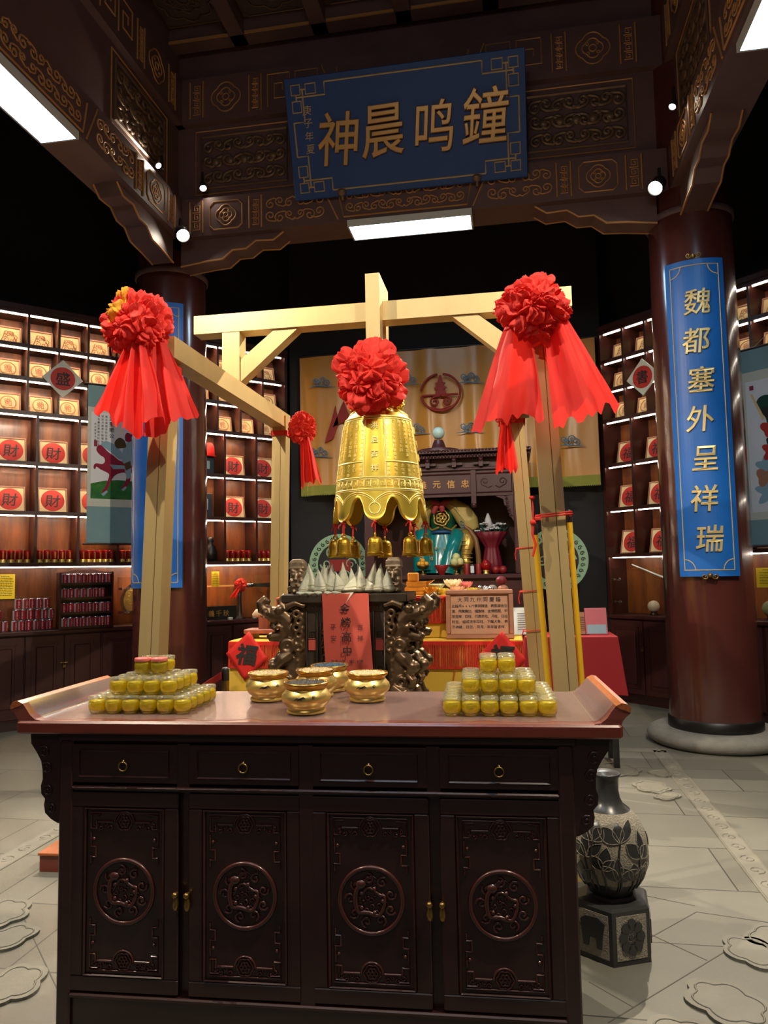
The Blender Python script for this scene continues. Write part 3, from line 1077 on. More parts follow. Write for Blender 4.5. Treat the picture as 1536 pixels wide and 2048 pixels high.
# ---- cans: a loose stack and a rack
def make_can():
    a = MB()
    r, h = .030, .105
    n = 16
    def rg(rr, z):
        return [(rr * math.cos(2 * PI * k / n), rr * math.sin(2 * PI * k / n), z) for k in range(n)]
    t = empty('drink_can')
    rings = [rg(r * .85, 0), rg(r, .007), rg(r, h - .01), rg(r * .86, h - .002)]
    a.loft(rings[1:3], False, False, 0, True)
    for k in range(n):      # white flash down one side
        if k in (8, 9):
            a.mi[k] = 1
    a.build('printed_wall', [M_CAN, M_CANW], t)
    b = MB()
    b.loft(rings[:2], True, False, 0, True)
    b.build('can_bottom', M_ALU, t)
    b = MB()
    b.loft(rings[2:], False, True, 0, True)
    b.build('can_top', M_ALU, t)
    c = MB()
    for k in range(5):
        put_glyph(c, '大同福祥吉'[k], .002, h - .026 - .015 * k, .013, y=-.0312, bold=.03)
    c.build('lettering', M_CANW, t)
    return t
can = make_can()
cfirst = True
def put_can(x, y, z, label, rot=0.0):
    global cfirst
    o = can if cfirst else copy_tree(can)
    cfirst = False
    o.matrix_world = LM @ T(x, y, z) @ RZ(rot)
    tag(o, label, 'drink can', 'red drink cans on the left counter')
ZC = .938
for tier, (n, off) in enumerate(((6, 0), (6, .012), (5, .03))):
    for k in range(n):
        put_can(-3.03 + off + .064 * k, .07 + .01 * (k % 2), ZC + .105 * tier, 'red can in the loose stack beside the rack, %s tier, %s from left' % (('bottom', 'middle', 'top')[tier], ORD[k]), random.uniform(-.5, .5))
for tier, (n, off) in enumerate(((4, 0), (3, .0), (2, -.01))):
    for k in range(n):
        put_can(-3.30 + off + .064 * (k + 0 * tier), .08, ZC + .105 * tier, 'red can in the stack at the picture edge, %s tier, %s from left' % (('bottom', 'middle', 'top')[tier], ORD[k]), random.uniform(-.5, .5))
rk = empty('can_rack', (0, 0, 0), 0, 'small dark wooden rack of red cans with an arched top', 'rack')
rk.matrix_world = LM @ T(-2.65, 0, ZC)
for x in (0, .505):
    a = MB()
    a.box((x, -.04, 0), (x + .02, .10, .56))
    a.build('side_panel', M_DARK, rk)
a = MB()
P = [(.0, .50), (.525, .50), (.525, .555), (.42, .572), (.30, .605), (.225, .605), (.105, .572), (.0, .555)]
a.prism(P, .085, .10)
a.build('arched_back', M_DARK, rk)
a = MB()
a.box((.02, .088, .0), (.505, .10, .50))
a.build('back_board', M_DARK, rk)
rz = [.012, .155, .30, .445]
for z in rz:
    a = MB()
    a.box((.02, -.045, z - .012), (.505, .088, z))
    a.box((.02, -.05, z - .012), (.505, -.045, z + .012))
    a.build('rack_shelf', M_DARK, rk)
for r_, z in enumerate(rz):
    n = (8, 8, 8, 8)[r_] - (1 if r_ == 2 else 0)
    for k in range(n):
        z0 = z
        put_can(-2.65 + .055 + .0605 * k, -.008, ZC + z0, 'red can in the wooden rack, %s shelf from below, %s from left' % (ORD[r_], ORD[k]), random.uniform(-.35, .35))

# ---- notices (flat paper)
def notice(wm, x, z, w, h, label, y=.02, rows=10, cols=1):
    t = empty('yellow_notice', label=label, cat='notice')
    t.matrix_world = wm @ T(x, y, z)
    a = MB()
    a.box((-w / 2, -.001, -h / 2), (w / 2, .001, h / 2))
    a.build('paper', M_NOTICE, t)
    a = MB()
    rd = random.Random(int(w * 1000))
    for i in range(rows):
        zz = h / 2 - h * (.10 + .82 * i / rows)
        x0 = -w * .36 if i else -w * .2
        while x0 < w * (.36 if i else .2):
            l = rd.uniform(.03, .10) * w
            a.box((x0, -.0022, zz - h * .012), (x0 + l, -.001, zz + h * .012))
            x0 += l + w * .02
    a.build('print', M_INK, t)
notice(LM, -3.09, 1.37, .185, .245, 'yellow printed notice above the stacked red cans', y=.28, rows=12)
notice(LM, -.985, 1.40, .09, .17, 'small yellow notice at the edge of the left column, above the sword', y=.05, rows=7)
notice(RM, 1.73, 1.33, .21, .18, 'yellow printed notice on the right counter above the stone balls', y=.05, rows=6)

# ---- hanging paintings and diamonds
def diamond(wm, x, z, ch, s, label, y=-.02):
    t = empty('diamond_plaque', label=label, cat='wall plaque', group='diamond plaques hung on the shelves')
    t.matrix_world = wm @ T(x, y, z)
    a = MB()
    a.prism([(0, -s), (s, 0), (0, s), (-s, 0)], -.008, .004)
    a.build('board', M_SILK, t)
    a = MB()
    a.prism([(s * .60 * math.cos(i * PI / 24), s * .60 * math.sin(i * PI / 24)) for i in range(48)], -.011, -.0078)
    a.build('red_disc', M_REDDISC, t)
    a = MB()
    put_glyph(a, ch, 0, 0, s * .75, y=-.0125, bold=.015, ext=.004)
    a.build('brush_character', M_INK, t)
diamond(LM, -2.645, 3.455, '盛', .195, 'silver diamond plaque with red disc hung on the left shelves')
diamond(RM, .565, 3.46, '書', .20, 'silver diamond plaque with red disc on the right shelves beside the column')

def scroll_base(wm, x, z0, z1, w, label, zi0, zi1):
    t = empty('hanging_scroll', label=label, cat='scroll painting')
    t.matrix_world = wm @ T(x, -.03, 0)
    a = MB()
    a.box((-w / 2, -.002, z0), (w / 2, .002, z1))
    a.build('silk_mount', M_TEAL, t)
    a = MB()
    a.box((-w / 2 + .0, -.004, zi0), (w / 2 - .0, -.0018, zi1))
    a.build('pale_border', M_SILK, t)
    for z in (z0, z1):
        a = MB()
        a.tube([(-w / 2 - .035, 0, z), (w / 2 + .035, 0, z)], .012, 10)
        a.build('roller', M_DARK, t)
    a = MB()
    a.tube([(-w * .3, 0, z1), (0, -.0, z1 + .16), (w * .3, 0, z1)], .003, 5)
    a.build('hanging_cord', M_STRING, t)
    return t
sw = .62
sl = scroll_base(LM, -2.09, 1.785, 3.44, sw, 'teal hanging scroll with a painted rider on a magenta horse', 2.17, 3.20)
a = MB()
a.box((-sw / 2 + .035, -.0055, 2.25), (sw / 2 - .035, -.0038, 3.15))
a.build('painting_paper', M_XUAN, sl)
def flat(pts, y, m):
    a = MB()
    a.prism(pts, y, y + .0012)
    return a
# picture space: (0..1, 0..1) over the paper
px0, pw, pz0, ph = -sw / 2 + .035, sw - .07, 2.25, .90
def PP(u, v):
    return (px0 + u * pw, pz0 + v * ph)
def smooth(p, k=4):
    n = len(p)
    if n < 6 or p[0] == (0, 0):
        return p
    out = []
    for i in range(n):
        a, b, c, d = p[i - 1], p[i], p[(i + 1) % n], p[(i + 2) % n]
        for j in range(k):
            t = j / k
            out.append(tuple(.5 * (2 * b[q] + (c[q] - a[q]) * t + (2 * a[q] - 5 * b[q] + 4 * c[q] - d[q]) * t * t + (3 * b[q] - a[q] - 3 * c[q] + d[q]) * t ** 3) for q in (0, 1)))
    return out
def paint(shapes, name, mtl, y=-.0070):
    a = MB()
    for s_ in shapes:
        a.prism([PP(u, v) for u, v in smooth(s_)], y, y + .0013)
    a.build(name, mtl, sl)
paint([[(0, 0), (1, 0), (1, .20), (.8, .22), (.5, .225), (.25, .21), (0, .17)]], 'painted_grass', M_GREENGRASS)
body = [(.11, .60), (.16, .62), (.22, .60), (.30, .55), (.42, .50), (.52, .455), (.66, .44), (.80, .445), (.90, .43), (.96, .36), (.97, .26), (1.0, .17), (.97, .13), (.92, .20), (.89, .28), (.80, .32), (.74, .31),
        (.72, .22), (.66, .155), (.60, .125), (.56, .14), (.62, .19), (.65, .26), (.62, .315), (.50, .30), (.42, .265), (.36, .20), (.30, .11), (.24, .06), (.20, .075), (.26, .14), (.31, .22), (.33, .285),
        (.26, .315), (.18, .335), (.10, .365), (.08, .34), (.05, .345), (.055, .385), (.10, .405), (.20, .40), (.25, .43), (.235, .475), (.17, .50), (.12, .53), (.095, .56)]
body_ = [(.30, .36), (.20, .38), (.10, .44), (.09, .42), (.18, .35), (.27, .31), (.36, .27), (.33, .20), (.26, .10), (.22, .05), (.27, .05), (.36, .17), (.46, .28), (.60, .29), (.66, .21), (.62, .15), (.58, .12), (.63, .12),
        (.72, .22), (.76, .32), (.85, .25), (.90, .12), (.94, .12), (.93, .26), (.90, .36), (.86, .43), (.74, .43), (.55, .42), (.46, .47), (.36, .55), (.28, .56), (.22, .50), (.24, .47), (.30, .47), (.33, .42)]
paint([body], 'painted_horse', M_HORSE, -.0080)
paint([[(.17, .625), (.24, .665), (.34, .66), (.46, .62), (.56, .55), (.60, .48), (.52, .47), (.42, .515), (.32, .56), (.22, .605)], [(.34, .40), (.60, .40), (.62, .36), (.40, .35)], [(.19, .055), (.29, .10), (.31, .08), (.23, .03)], [(.56, .115), (.64, .16), (.66, .14), (.60, .10)]], 'painted_mane_and_strap', M_GREYPAINT, -.0090)
paint([[(.56, .46), (.66, .40), (.78, .42), (.82, .50), (.80, .64), (.74, .72), (.64, .66), (.58, .58)], [(.60, .40), (.74, .42), (.74, .26), (.66, .24)]], 'painted_rider', M_GREYPAINT, -.0095)
paint([[(.42, .66), (.50, .72), (.60, .70), (.64, .62), (.54, .60), (.46, .60)], [(.60, .42), (.72, .46), (.74, .38), (.64, .34)]], 'painted_armour', M_BROWNPAINT, -.0100)
paint([[(.62, .70), (.68, .68), (.74, .70), (.73, .77), (.66, .79), (.62, .76)], [(.72, .76), (.90, .93), (.92, .91), (.76, .74)]], 'painted_face_and_arm', M_HORSE, -.0105)
a = MB()
for i, ch in enumerate('武聖關公'):
    u, v = PP(.37, .94 - .068 * i)
    put_glyph(a, ch, u, v, .052, y=-.0075, bold=.012)
for c_, (u0, n, s_, v0) in enumerate(((.27, 9, .026, .955), (.20, 10, .026, .955), (.13, 10, .026, .955), (.07, 6, .022, .86))):
    for i in range(n):
        u, v = PP(u0, v0 - .037 * i)
        put_glyph(a, '義勇忠武千里單騎青龍偃月赤兔春秋'[(i * 3 + c_ * 5) % 16], u, v, s_, y=-.0075)
a.build('ink_inscription', M_INK, sl)
paint([[(.05, .60), (.11, .60), (.11, .67), (.05, .67)]], 'red_seal', M_SEAL)

sr = scroll_base(RM, 1.99, 1.62, 3.46, .76, 'grey-green hanging scroll with a colourful painted figure at the right edge', 1.86, 3.24)
sl_keep, sl = sl, sr
px0, pw, pz0, ph = -.38 + .06, .64, 1.93, 1.22
a = MB()
a.box((px0, -.0055, pz0), (px0 + pw, -.0038, pz0 + ph))
a.build('painting_paper', M_XUAN, sr)
rd = random.Random(11)
def blob(u, v, r, lob, ph_=0):
    return [(u + r * (1 + .25 * math.sin(lob * t + ph_)) * math.cos(t), v + .55 * r * (1 + .25 * math.sin(lob * t + ph_)) * math.sin(t)) for t in [2 * PI * i / 28 for i in range(28)]]
paint([blob(.42, .76, .24, 3), blob(.5, .56, .20, 4)], 'painted_robe', M_DKGREEN, -.0085)
paint([blob(.30, .62, .10, 3), blob(.34, .45, .13, 5, 1), blob(.60, .42, .16, 4)], 'painted_sash', M_REDDISC, -.0092)
paint([blob(.24, .34, .13, 5), blob(.45, .30, .16, 4), blob(.30, .15, .20, 7), blob(.62, .16, .2, 6)], 'painted_waves', M_GREYPAINT, -.0080)
paint([blob(.20, .26, .11, 3, 1), blob(.5, .22, .1, 4)], 'painted_pink_folds', M_PINKW, -.0098)
paint([[(.07, .90), (.10, .90), (.26, .70), (.22, .69)], blob(.48, .87, .12, 2)], 'painted_staff_and_halo', M_CARVEDCARD, -.0098)
paint([blob(.36, .53, .08, 4, 2), blob(.30, .75, .07, 3)], 'painted_beard', M_INK, -.0104)
paint([[(.06, .93), (.12, .93), (.12, .965), (.06, .965)]], 'red_seal', M_SEAL)

# ---- dark gift boxes and a cap in the cubbies right of the left column
def gift_box(x, z, h, label, ch=None):
    t = empty('display_box', label=label, cat='box', group='dark display boxes beside the left column')
    t.matrix_world = LM @ T(x, .14, z)
    a = MB()
    a.bbox((-.085, -.06, 0), (.085, .06, h), .006)
    a.build('box_body', mat('navy_box', (34, 44, 58), 0.5), t)
    a = MB()
    a.box((-.03, -.063, h * .3), (.03, -.06, h * .75))
    a.build('box_label', M_GREYPAINT if ch is None else M_WHITE, t)
gift_box(-1.07, ZR[4] + .034, .20, 'navy box with a blue window standing beneath the red cap')
gift_box(-1.09, ZR[5] + .034, .27, 'tall black box with a white label in the cubby beneath the red cap')
t = empty('red_hat', label='bright red cap standing on a navy box', cat='hat')
t.matrix_world = LM @ T(-1.03, .13, ZR[4] + .034 + .20)
a = MB()
a.lathe([(.065, 0), (.066, .06), (.058, .13), (.035, .165), (.0, .17)], n=20)
a.build('crown', M_REDPAPER, t)
a = MB()
a.box((-.045, -.11, .0), (.045, -.05, .008))
a.build('visor', M_REDPAPER, t)
t = empty('black_figurine', label='black rounded figurine in the cubby right of the left column', cat='figurine')
t.matrix_world = LM @ T(-1.02, .12, ZR[6] + .034)
a = MB()
a.lathe([(.05, 0), (.075, .02), (.08, .10), (.055, .17), (.03, .20), (.045, .235), (.035, .275), (0, .285)], n=18, cap0=True)
a.build('body', M_BLACKM, t)

# ---- weapons behind glass on the left counter
t = empty('sword', label='long pale sword with silver fittings and a red bow on a black stand', cat='sword')
t.matrix_world = LM @ T(-.70, .12, 1.32)
a = MB()
a.loft([[(-.42, -.003, -.008), (-.42, .003, -.008), (-.42, .003, .008), (-.42, -.003, .008)], [(.12, -.003, -.010), (.12, .003, -.010), (.12, .003, .010), (.12, -.003, .010)]], True, True)
a.build('shaft', M_BEIGE, t)
a = MB()
a.lathe([(.0, -.05), (.022, -.045), (.03, -.02), (.022, 0), (.03, .02), (.022, .045), (0, .05)], n=14)
for v in range(len(a.v)):
    x, y, z = a.v[v]
    a.v[v] = (z + .17, y, x)
a.build('guard', M_STEEL, t)
a = MB()
a.prism([(.22, -.02), (.40, -.028), (.50, -.02), (.50, .03), (.38, .022), (.22, .018)], -.004, .004)
a.build('blade', M_STEEL, t)
swt = empty('red_bow', label='red cloth bow tied round the sword behind the glass', cat='bow')
swt.matrix_world = LM @ T(-.66, .085, 1.33)
t = empty('sword_stand', label='black stand under the sword with its red bow', cat='stand')
t.matrix_world = LM @ T(-.66, .12, ZC)
a = MB()
a.lathe([(.07, 0), (.07, .015), (.03, .03), (.022, .2), (.03, .36), (.02, .366)], n=16, cap0=True, cap1=True)
a.build('stem', M_BLACKM, t)
t = empty('name_tablet', label='black wooden tablet with gold brush characters below the sword', cat='plaque')
t.matrix_world = LM @ T(-.93, .10, ZC)
a = MB()
a.box((-.13, -.01, 0), (.22, .01, .155))
a.build('board', M_BLACKM, t)
a = MB()
for i, ch in enumerate('義千秋'):
    put_glyph(a, ch, -.085 + .088 * i, .075, .075, y=-.0115, bold=.01)
a.build('lettering', M_LETTERB, t)
for i, (x, w) in enumerate(((-.82, .05), (-.52, .04), (-.42, .05))):
    a = MB()
    a.bbox((-w / 2, -.02, 0), (w / 2, .02, .028), .004)
    o = a.build('price_block', M_WHITE, None)
    o.matrix_world = LM @ T(x, .02, ZC)
    tag(o, 'small pale block on the counter, %s from the left below the sword' % ORD[i], 'block', 'small blocks below the sword')
def glass_case(wm, x0, x1, label, hx, hs):
    t = empty('glass_door', label=label, cat='glass door')
    t.matrix_world = wm
    a = MB()
    a.box((x0, -.012, .942), (x1, -.007, 1.44))
    a.build('pane', M_CLEAR, t)
    for z in (1.08, 1.32):
        a = MB()
        a.box((hx, -.02, z - .012), (hx + hs * .035, -.005, z + .012))
        a.tube([(hx + hs * .035, -.016, z), (hx + hs * .085, -.016, z)], .004, 6)
        a.torus((hx + hs * .098, -.016, z), .013, .004, 'y', 14, 6)
        a.build('chrome_hinge', M_STEEL, t)
glass_case(LM, -2.08, -1.35, 'clear glass door in front of the golden axe on the left counter', -2.07, 1)
glass_case(LM, -1.0, -.12, 'clear glass pane in front of the sword display', -.16, -1)
glass_case(RM, .04, .78, 'clear glass door in front of the pale stone ball', .05, 1)
t = empty('ornamental_axe', label='silver and gold half-moon axe head behind glass, beside the can rack', cat='axe')
t.matrix_world = LM @ T(-1.80, .16, 1.19)
a = MB()
arc = [(.20 * math.cos(x), .20 * math.sin(x)) for x in [R(75 + 150 * i / 20) for i in range(21)]]
arc2 = [(.17 * math.cos(x), .17 * math.sin(x)) for x in [R(225 - 150 * i / 20) for i in range(21)]]
a.prism(arc + arc2, -.006, .006)
a.build('edge', M_STEEL, t)
a = MB()
a.prism([(.17 * math.cos(x), .17 * math.sin(x)) for x in [R(75 + 150 * i / 20) for i in range(21)]] + [(.0, -.08), (.02, .0)], -.009, .009)
orn_flower(a, -.07, .02, .05, .006)
a.M = T(0, -.009, 0)
orn_scrolls(a, -.15, -.06, .0, .12, .006, rows=2)
a.build('gilded_plate', M_GOLD, t)
a = MB()
a.box((-.02, -.0, -.252), (.02, .02, -.1))
a.build('stand', M_BLACKM, t)

# ---- stone balls and a thin stick on the right counter
def stone_ball(x, r, mtl, label):
    t = empty('stone_ball', label=label, cat='stone ball', group='polished stone balls on the right counter')
    t.matrix_world = RM @ T(x, .13, ZC)
    a = MB()
    a.lathe([(.04, 0), (.045, .012), (.03, .025), (.04, .04)], n=16, cap0=True, cap1=True)
    a.build('wooden_ring', M_DARK, t)
    a = MB()
    a.ball((0, 0, .03 + r), r, 24)
    a.build('ball', mtl, t)
stone_ball(.46, .062, M_SKIN, 'pale pinkish stone ball on a wooden ring behind glass')
stone_ball(1.70, .075, M_OLIVEB, 'green marbled stone ball beside the right column')
stone_ball(1.86, .068, M_PURPLEB, 'maroon marbled stone ball at the right edge')
a = MB()
a.tube([(-.36, 0, .15), (.36, 0, -.11)], [.004, .006], 8)
a.tube([(-.36, 0, .146), (.36, 0, -.125)], [.003, .005], 8)
o = a.build('slender_stick', M_WHITE)
o.matrix_world = RM @ T(.52, .2, 1.33)
tag(o, 'long slender pale stick slanting behind the glass above the stone ball', 'stick')
a = MB()
a.box((-.025, -.02, 0), (.025, .02, .50))
o = a.build('white_post', mat('white_post_finish', (230, 226, 214), .5))  # plain white upright strip
o.matrix_world = RM @ T(1.57, .03, ZC)
tag(o, 'white upright strip beside the yellow notice on the right counter', 'post')
# ================================================================== GOLDEN BELL FRAME
fr = empty('bell_frame', (CX0, FY, 0), 0, 'golden square-post frame with crossbeam and diagonal braces that carries the bell', 'bell frame')
def rel(p):
    return (p[0] - CX0, p[1] - FY, p[2])
PW = .103
POSTS = [((-1.775, 3.40), (-1.682, 3.42)), ((.252, 3.40), (.155, 3.42)), ((-1.70, 5.2), (-1.64, 5.18)), ((.185, 5.2), (.055, 5.18))]
for (b, t_) in POSTS:
    m = MB()
    m.beam(rel((b[0], b[1], 0)), rel((t_[0], t_[1], 2.60)), PW, PW, up=(0, 1, 0))
    m.tube([rel((b[0] + .012, b[1] - PW / 2 - .0005, 0.01)), rel((t_[0] + .012, t_[1] - PW / 2 - .0005, 2.58))], .0015, 4, 1)
    m.build('post', [M_FRAME, M_BRASS], fr)
for x, dx in ((-1.655, 0), (.10, 0)):
    m = MB()
    m.beam(rel((x, 3.34, 2.572)), rel((x, 5.28, 2.572)), .106, .108)
    m.build('side_beam', M_FRAME, fr)
m = MB()
m.beam(rel((-1.905, FY, 3.00)), rel((.385, FY, 3.00)), .12, .116)
m.build('crossbeam', M_FRAME, fr)
for x in (-1.665, .105):
    m = MB()
    m.beam(rel((x, FY, 2.625)), rel((x, FY, 2.943)), .112, .112, up=(0, 1, 0))
    m.build('short_post', M_FRAME, fr)
for x0, x1 in ((-1.575, -1.27), (.025, -.27)):
    m = MB()
    a, b = Vector(rel((x0, FY, 2.66))), Vector(rel((x1, FY, 2.955)))
    sg = 1 if x1 > x0 else -1
    # brace cut flush against post and beam
    P = [(a.x - sg * .034, a.z - .035), (a.x - sg * .034, a.z + .105), (b.x - sg * .115, b.z - .013), (b.x + sg * .035, b.z - .013)]
    m.prism(P, a.y - .045, a.y + .045)
    m.build('diagonal_brace', M_FRAME, fr)
m = MB()
m.box(rel((CX0 - .046, FY - .155, 2.62)), rel((CX0 + .038, FY - .061, 3.195)))
m.box(rel((CX0 - .046, FY + .061, 2.62)), rel((CX0 + .038, FY + .155, 3.195)))
m.box(rel((CX0 - .046, FY - .061, 3.06)), rel((CX0 + .038, FY + .061, 3.195)))
m.box(rel((CX0 - .03, FY - .072, 2.50)), rel((CX0 + .02, FY + .072, 2.62)))
m.build('hanging_bar', M_FRAME, fr)
m = MB()
for p in POSTS:
    m.cbox(rel((p[0][0], p[0][1], .03)), (.22, .22, .06))
m.build('foot_plate', M_FRAME, fr)

# ================================================================== THE GREAT BELL
bell = empty('great_bell', (CX0 - .01, FY, 1.735), 0, 'large polished golden temple bell with raised characters and a scalloped rim', 'bell')
BP = [(.688, .02), (.684, .08), (.672, .125), (.652, .158), (.630, .180), (.600, .197), (.56, .208), (.50, .217), (.42, .2285), (.34, .2395), (.26, .249), (.18, .2575), (.08, .269), (0.0, .280), (-.02, .283)]
def brad(z):
    for i in range(len(BP) - 1):
        z0, r0 = BP[i]
        z1, r1 = BP[i + 1]
        if z <= z0 and z >= z1:
            return r0 + (r1 - r0) * (z0 - z) / (z0 - z1)
    return BP[0][1] if z > BP[0][0] else BP[-1][1]
NL, A0 = 8, R(-86)
def rim(th):
    f = abs((((th - A0) * NL / (2 * PI)) + .5) % 1.0 - .5) * 2      # 0 at a lobe, 1 in the arch between two
    if f < .6:
        return .0901 * (1 - math.sqrt(1 - (f / .62) ** 2))
    return .130 - .0901 * (1 - math.sqrt(1 - ((1 - f) / .42) ** 2))
def bp(th, z, e=0.0):
    r = brad(z) + e
    return (r * math.cos(th), r * math.sin(th), z)
m = MB()
NU, NV = 400, 40
def outer(u, v):
    th = A0 + u * 2 * PI
    zb = rim(th)
    z = .688 + (zb - .688) * (v ** 1.15)
    return bp(th, z)
def inner(u, v):
    th = A0 + u * 2 * PI
    zb = rim(th)
    z = .65 + (zb - .65) * v
    return bp(th, z, -.026)
m.grid(outer, NU, NV, closed_u=True)
m.M = Matrix.Identity(4)
b2 = MB()
b2.grid(inner, NU, NV, closed_u=True)
n0 = len(m.v)
m.v += b2.v
for f in b2.f:
    m.f.append([i + n0 for i in reversed(f)])
    m.mi.append(0)
    m.sm.append(True)
ob = NV * NU
for i in range(NU):
    k = (i + 1) % NU
    m.f.append([ob + i, n0 + ob + i, n0 + ob + k, ob + k])
    m.mi.append(0)
    m.sm.append(False)
m.lathe([(.0, .680), (.05, .690), (.10, .684)], n=32)
m.build('bell_body', M_BELL, bell)
# raised bands, panels, fret and rim lines
m = MB()
def ring(z, e, t):
    m.tube([bp(2 * PI * i / 96, z, e) for i in range(96)], t, 6, closed=True)
for z, t in ((.603, .006), (.590, .003), (.245, .004), (.236, .0025), (.178, .004), (.169, .0025)):
    ring(z, .001, t)
def arcline(pts, t, e=.001):
    m.tube([bp(th, z, e) for th, z in pts], t, 5)
WP = R(14.5)      # half width of the vertical tablets
for k in range(4):
    a = A0 + k * PI / 2
    for d in (-1, 1):
        for off, t in ((0, .004), (R(1.6), .002)):
            arcline([(a + d * (WP + off), .59 - (.59 - .245) * i / 10) for i in range(11)], t)
    arcline([(a + WP + (PI / 2 - 2 * WP) * i / 20, .335) for i in range(21)], .004)
    # lotus clouds on the shoulder
    for j in range(3):
        th = a + (j - 1) * R(30)
        for q in (-1, 1):
            arcline([(th + q * R(7) * math.cos(x) * (1 - x / 9), .645 + .022 * math.sin(x) * (1 - x / 9)) for x in [i * .6 for i in range(12)]], .004, .002)
nf = 40
for i in range(nf):
    a = 2 * PI * i / nf
    w = 2 * PI / nf
    q = [(.05, .182), (.05, .230), (.9, .230), (.9, .195), (.32, .195), (.32, .216), (.62, .216), (.62, .206)]
    arcline([(a + w * u, z) for u, z in q], .0022)
for k in range(NL):
    a = A0 + k * PI / 4
    w = PI / 4
    for off, t in ((0, .0035), (-.012, .002)):
        arcline([(a + w * i / 24, .105 + off + .055 * (math.sin(PI * i / 24) ** .7)) for i in range(25)], t)
    if k % 2 == 0:
        m.tube([bp(a + R(6.6) * math.cos(x), .068 + .032 * math.sin(x), .0) for x in [2 * PI * i / 24 for i in range(24)]], .004, 5, closed=True)
m.build('raised_bands', M_BELLHI, bell)
# raised characters
m = MB()
def bell_char(ch, a, z, size, bold=.01):
    r = brad(z)
    def fn(x, y, zz):
        th = a + x / r
        rr = brad(zz) - y
        return (rr * math.cos(th), rr * math.sin(th), zz)
    put_glyph(m, ch, 0, z, size, bold=bold, ext=.16, fn=fn)
for k, words in enumerate(('洪启吉祥', '国泰民安', '风调雨顺', '五谷丰登')):
    a = A0 + k * PI / 2
    for i, ch in enumerate(words):
        bell_char(ch, a, .545 - .082 * i, .043, .018)
TXT = '天地玄黄宇宙洪荒日月盈昃辰宿列张寒来暑往秋收冬藏年年吉祥三三王王大同合家平安福寿康宁'
ci = 0
rd = random.Random(5)
for k in range(4):
    a = A0 + k * PI / 2 + WP + R(4)
    span = PI / 2 - 2 * WP - R(8)
    for c_ in range(6):
        th = a + span * c_ / 5
        n = rd.choice((8, 9, 10, 10))
        for i in range(n):
            bell_char(TXT[ci % len(TXT)], th, .575 - .0245 * i, .021)
            ci += 1
        if c_ % 1 == 0:
            for i in range(rd.choice((2, 3, 3))):
                bell_char(TXT[ci % len(TXT)], th, .315 - .025 * i, .021)
                ci += 1
m.build('raised_characters', M_BELLHI, bell)
# the coiled beast handle on the crown
m = MB()
for sg in (-1, 1):
    pts = [(sg * .125, 0, .66), (sg * .135, -.01, .74), (sg * .09, 0, .80), (sg * .03, 0, .83), (0, 0, .835)]
    m.tube(pts, [.026, .030, .028, .026, .026], 10)
    m.ball((sg * .135, -.035, .715), .034, 12)
    for i in range(9):
        an = i * .7
        m.ball((sg * (.115 + .035 * math.cos(an)), -.045 + .02 * math.sin(an * 2), .715 + .035 * math.sin(an)), .014, 8)
    m.tube([(sg * .15, -.04, .70), (sg * .165, -.07, .685), (sg * .15, -.085, .67)], .010, 6)
remesh(m.build('crown_loop', M_BELL, bell), .006, 1)
# little bells hung from the rim
def make_small_bell():
    t = empty('small_bell')
    a = MB()
    a.lathe([(.003, .0), (.018, -.002), (.029, -.009), (.0355, -.022), (.0375, -.045), (.0385, -.075), (.0405, -.092), (.0435, -.106), (.040, -.106), (.036, -.09), (.03, -.02), (.0, -.012)], n=28)
    a.torus((0, 0, -.084), .0395, .0022, n=28, k=5)
    a.torus((0, 0, -.091), .0415, .0018, n=28, k=5)
    a.torus((0, 0, -.032), .0367, .0015, n=28, k=5)
    for k in range(8):
        th = 2 * PI * k / 8
        for i in range(4):
            a.M = RZ(th) @ T(.0365, 0, -.045 - .01 * i)
            a.box((-.002, -.005, -.0035), (.0015, .005, .0035))
    a.M = Matrix.Identity(4)
    a.build('bell_body', M_BELL2, t)
    a = MB()
    a.torus((0, 0, .010), .011, .0045, 'y', 16, 6)
    a.build('ring', M_BELL2, t)
    a = MB()
    a.tube([(-.003, 0, .012), (-.004, 0, .05), (.0, .0, .085)], .0032, 6)
    a.tube([(.004, 0, .012), (.004, 0, .05), (.0, .0, .085)], .0032, 6)
    a.ball((0, 0, .082), .012, 8, sc=(1.3, 1, .8))
    a.tube([(0, 0, .082), (.018, -.012, .066), (.022, -.014, .05)], .0035, 5)
    a.tube([(0, 0, .082), (-.016, -.010, .070), (-.02, -.012, .058)], .0035, 5)
    a.build('red_cord', M_ROPE, t)
    return t
sb = make_small_bell()
names = ['small brass bell on a red cord, front centre below the bell rim', 'small brass bell hung between the front pair and the right side of the rim', 'small brass bell at the right side of the bell rim',
         'small brass bell on a red cord at the right rear of the rim', 'small brass bell seen through the scallop at the back of the rim', 'small brass bell at the left rear of the rim', 'small brass bell at the left side of the bell rim', 'small brass bell at the left front of the bell rim, half in shadow']
for k in range(8):
    o = sb if k == 0 else copy_tree(sb)
    a = A0 + k * PI / 4
    o.location = (CX0 - .01 + .268 * math.cos(a), FY + .268 * math.sin(a), 1.735 - .090)
    o.rotation_euler = (0, 0, a)
    tag(o, names[k], 'bell', 'small brass bells under the great bell')
    o.scale = (1.1, 1.1, 1.02)

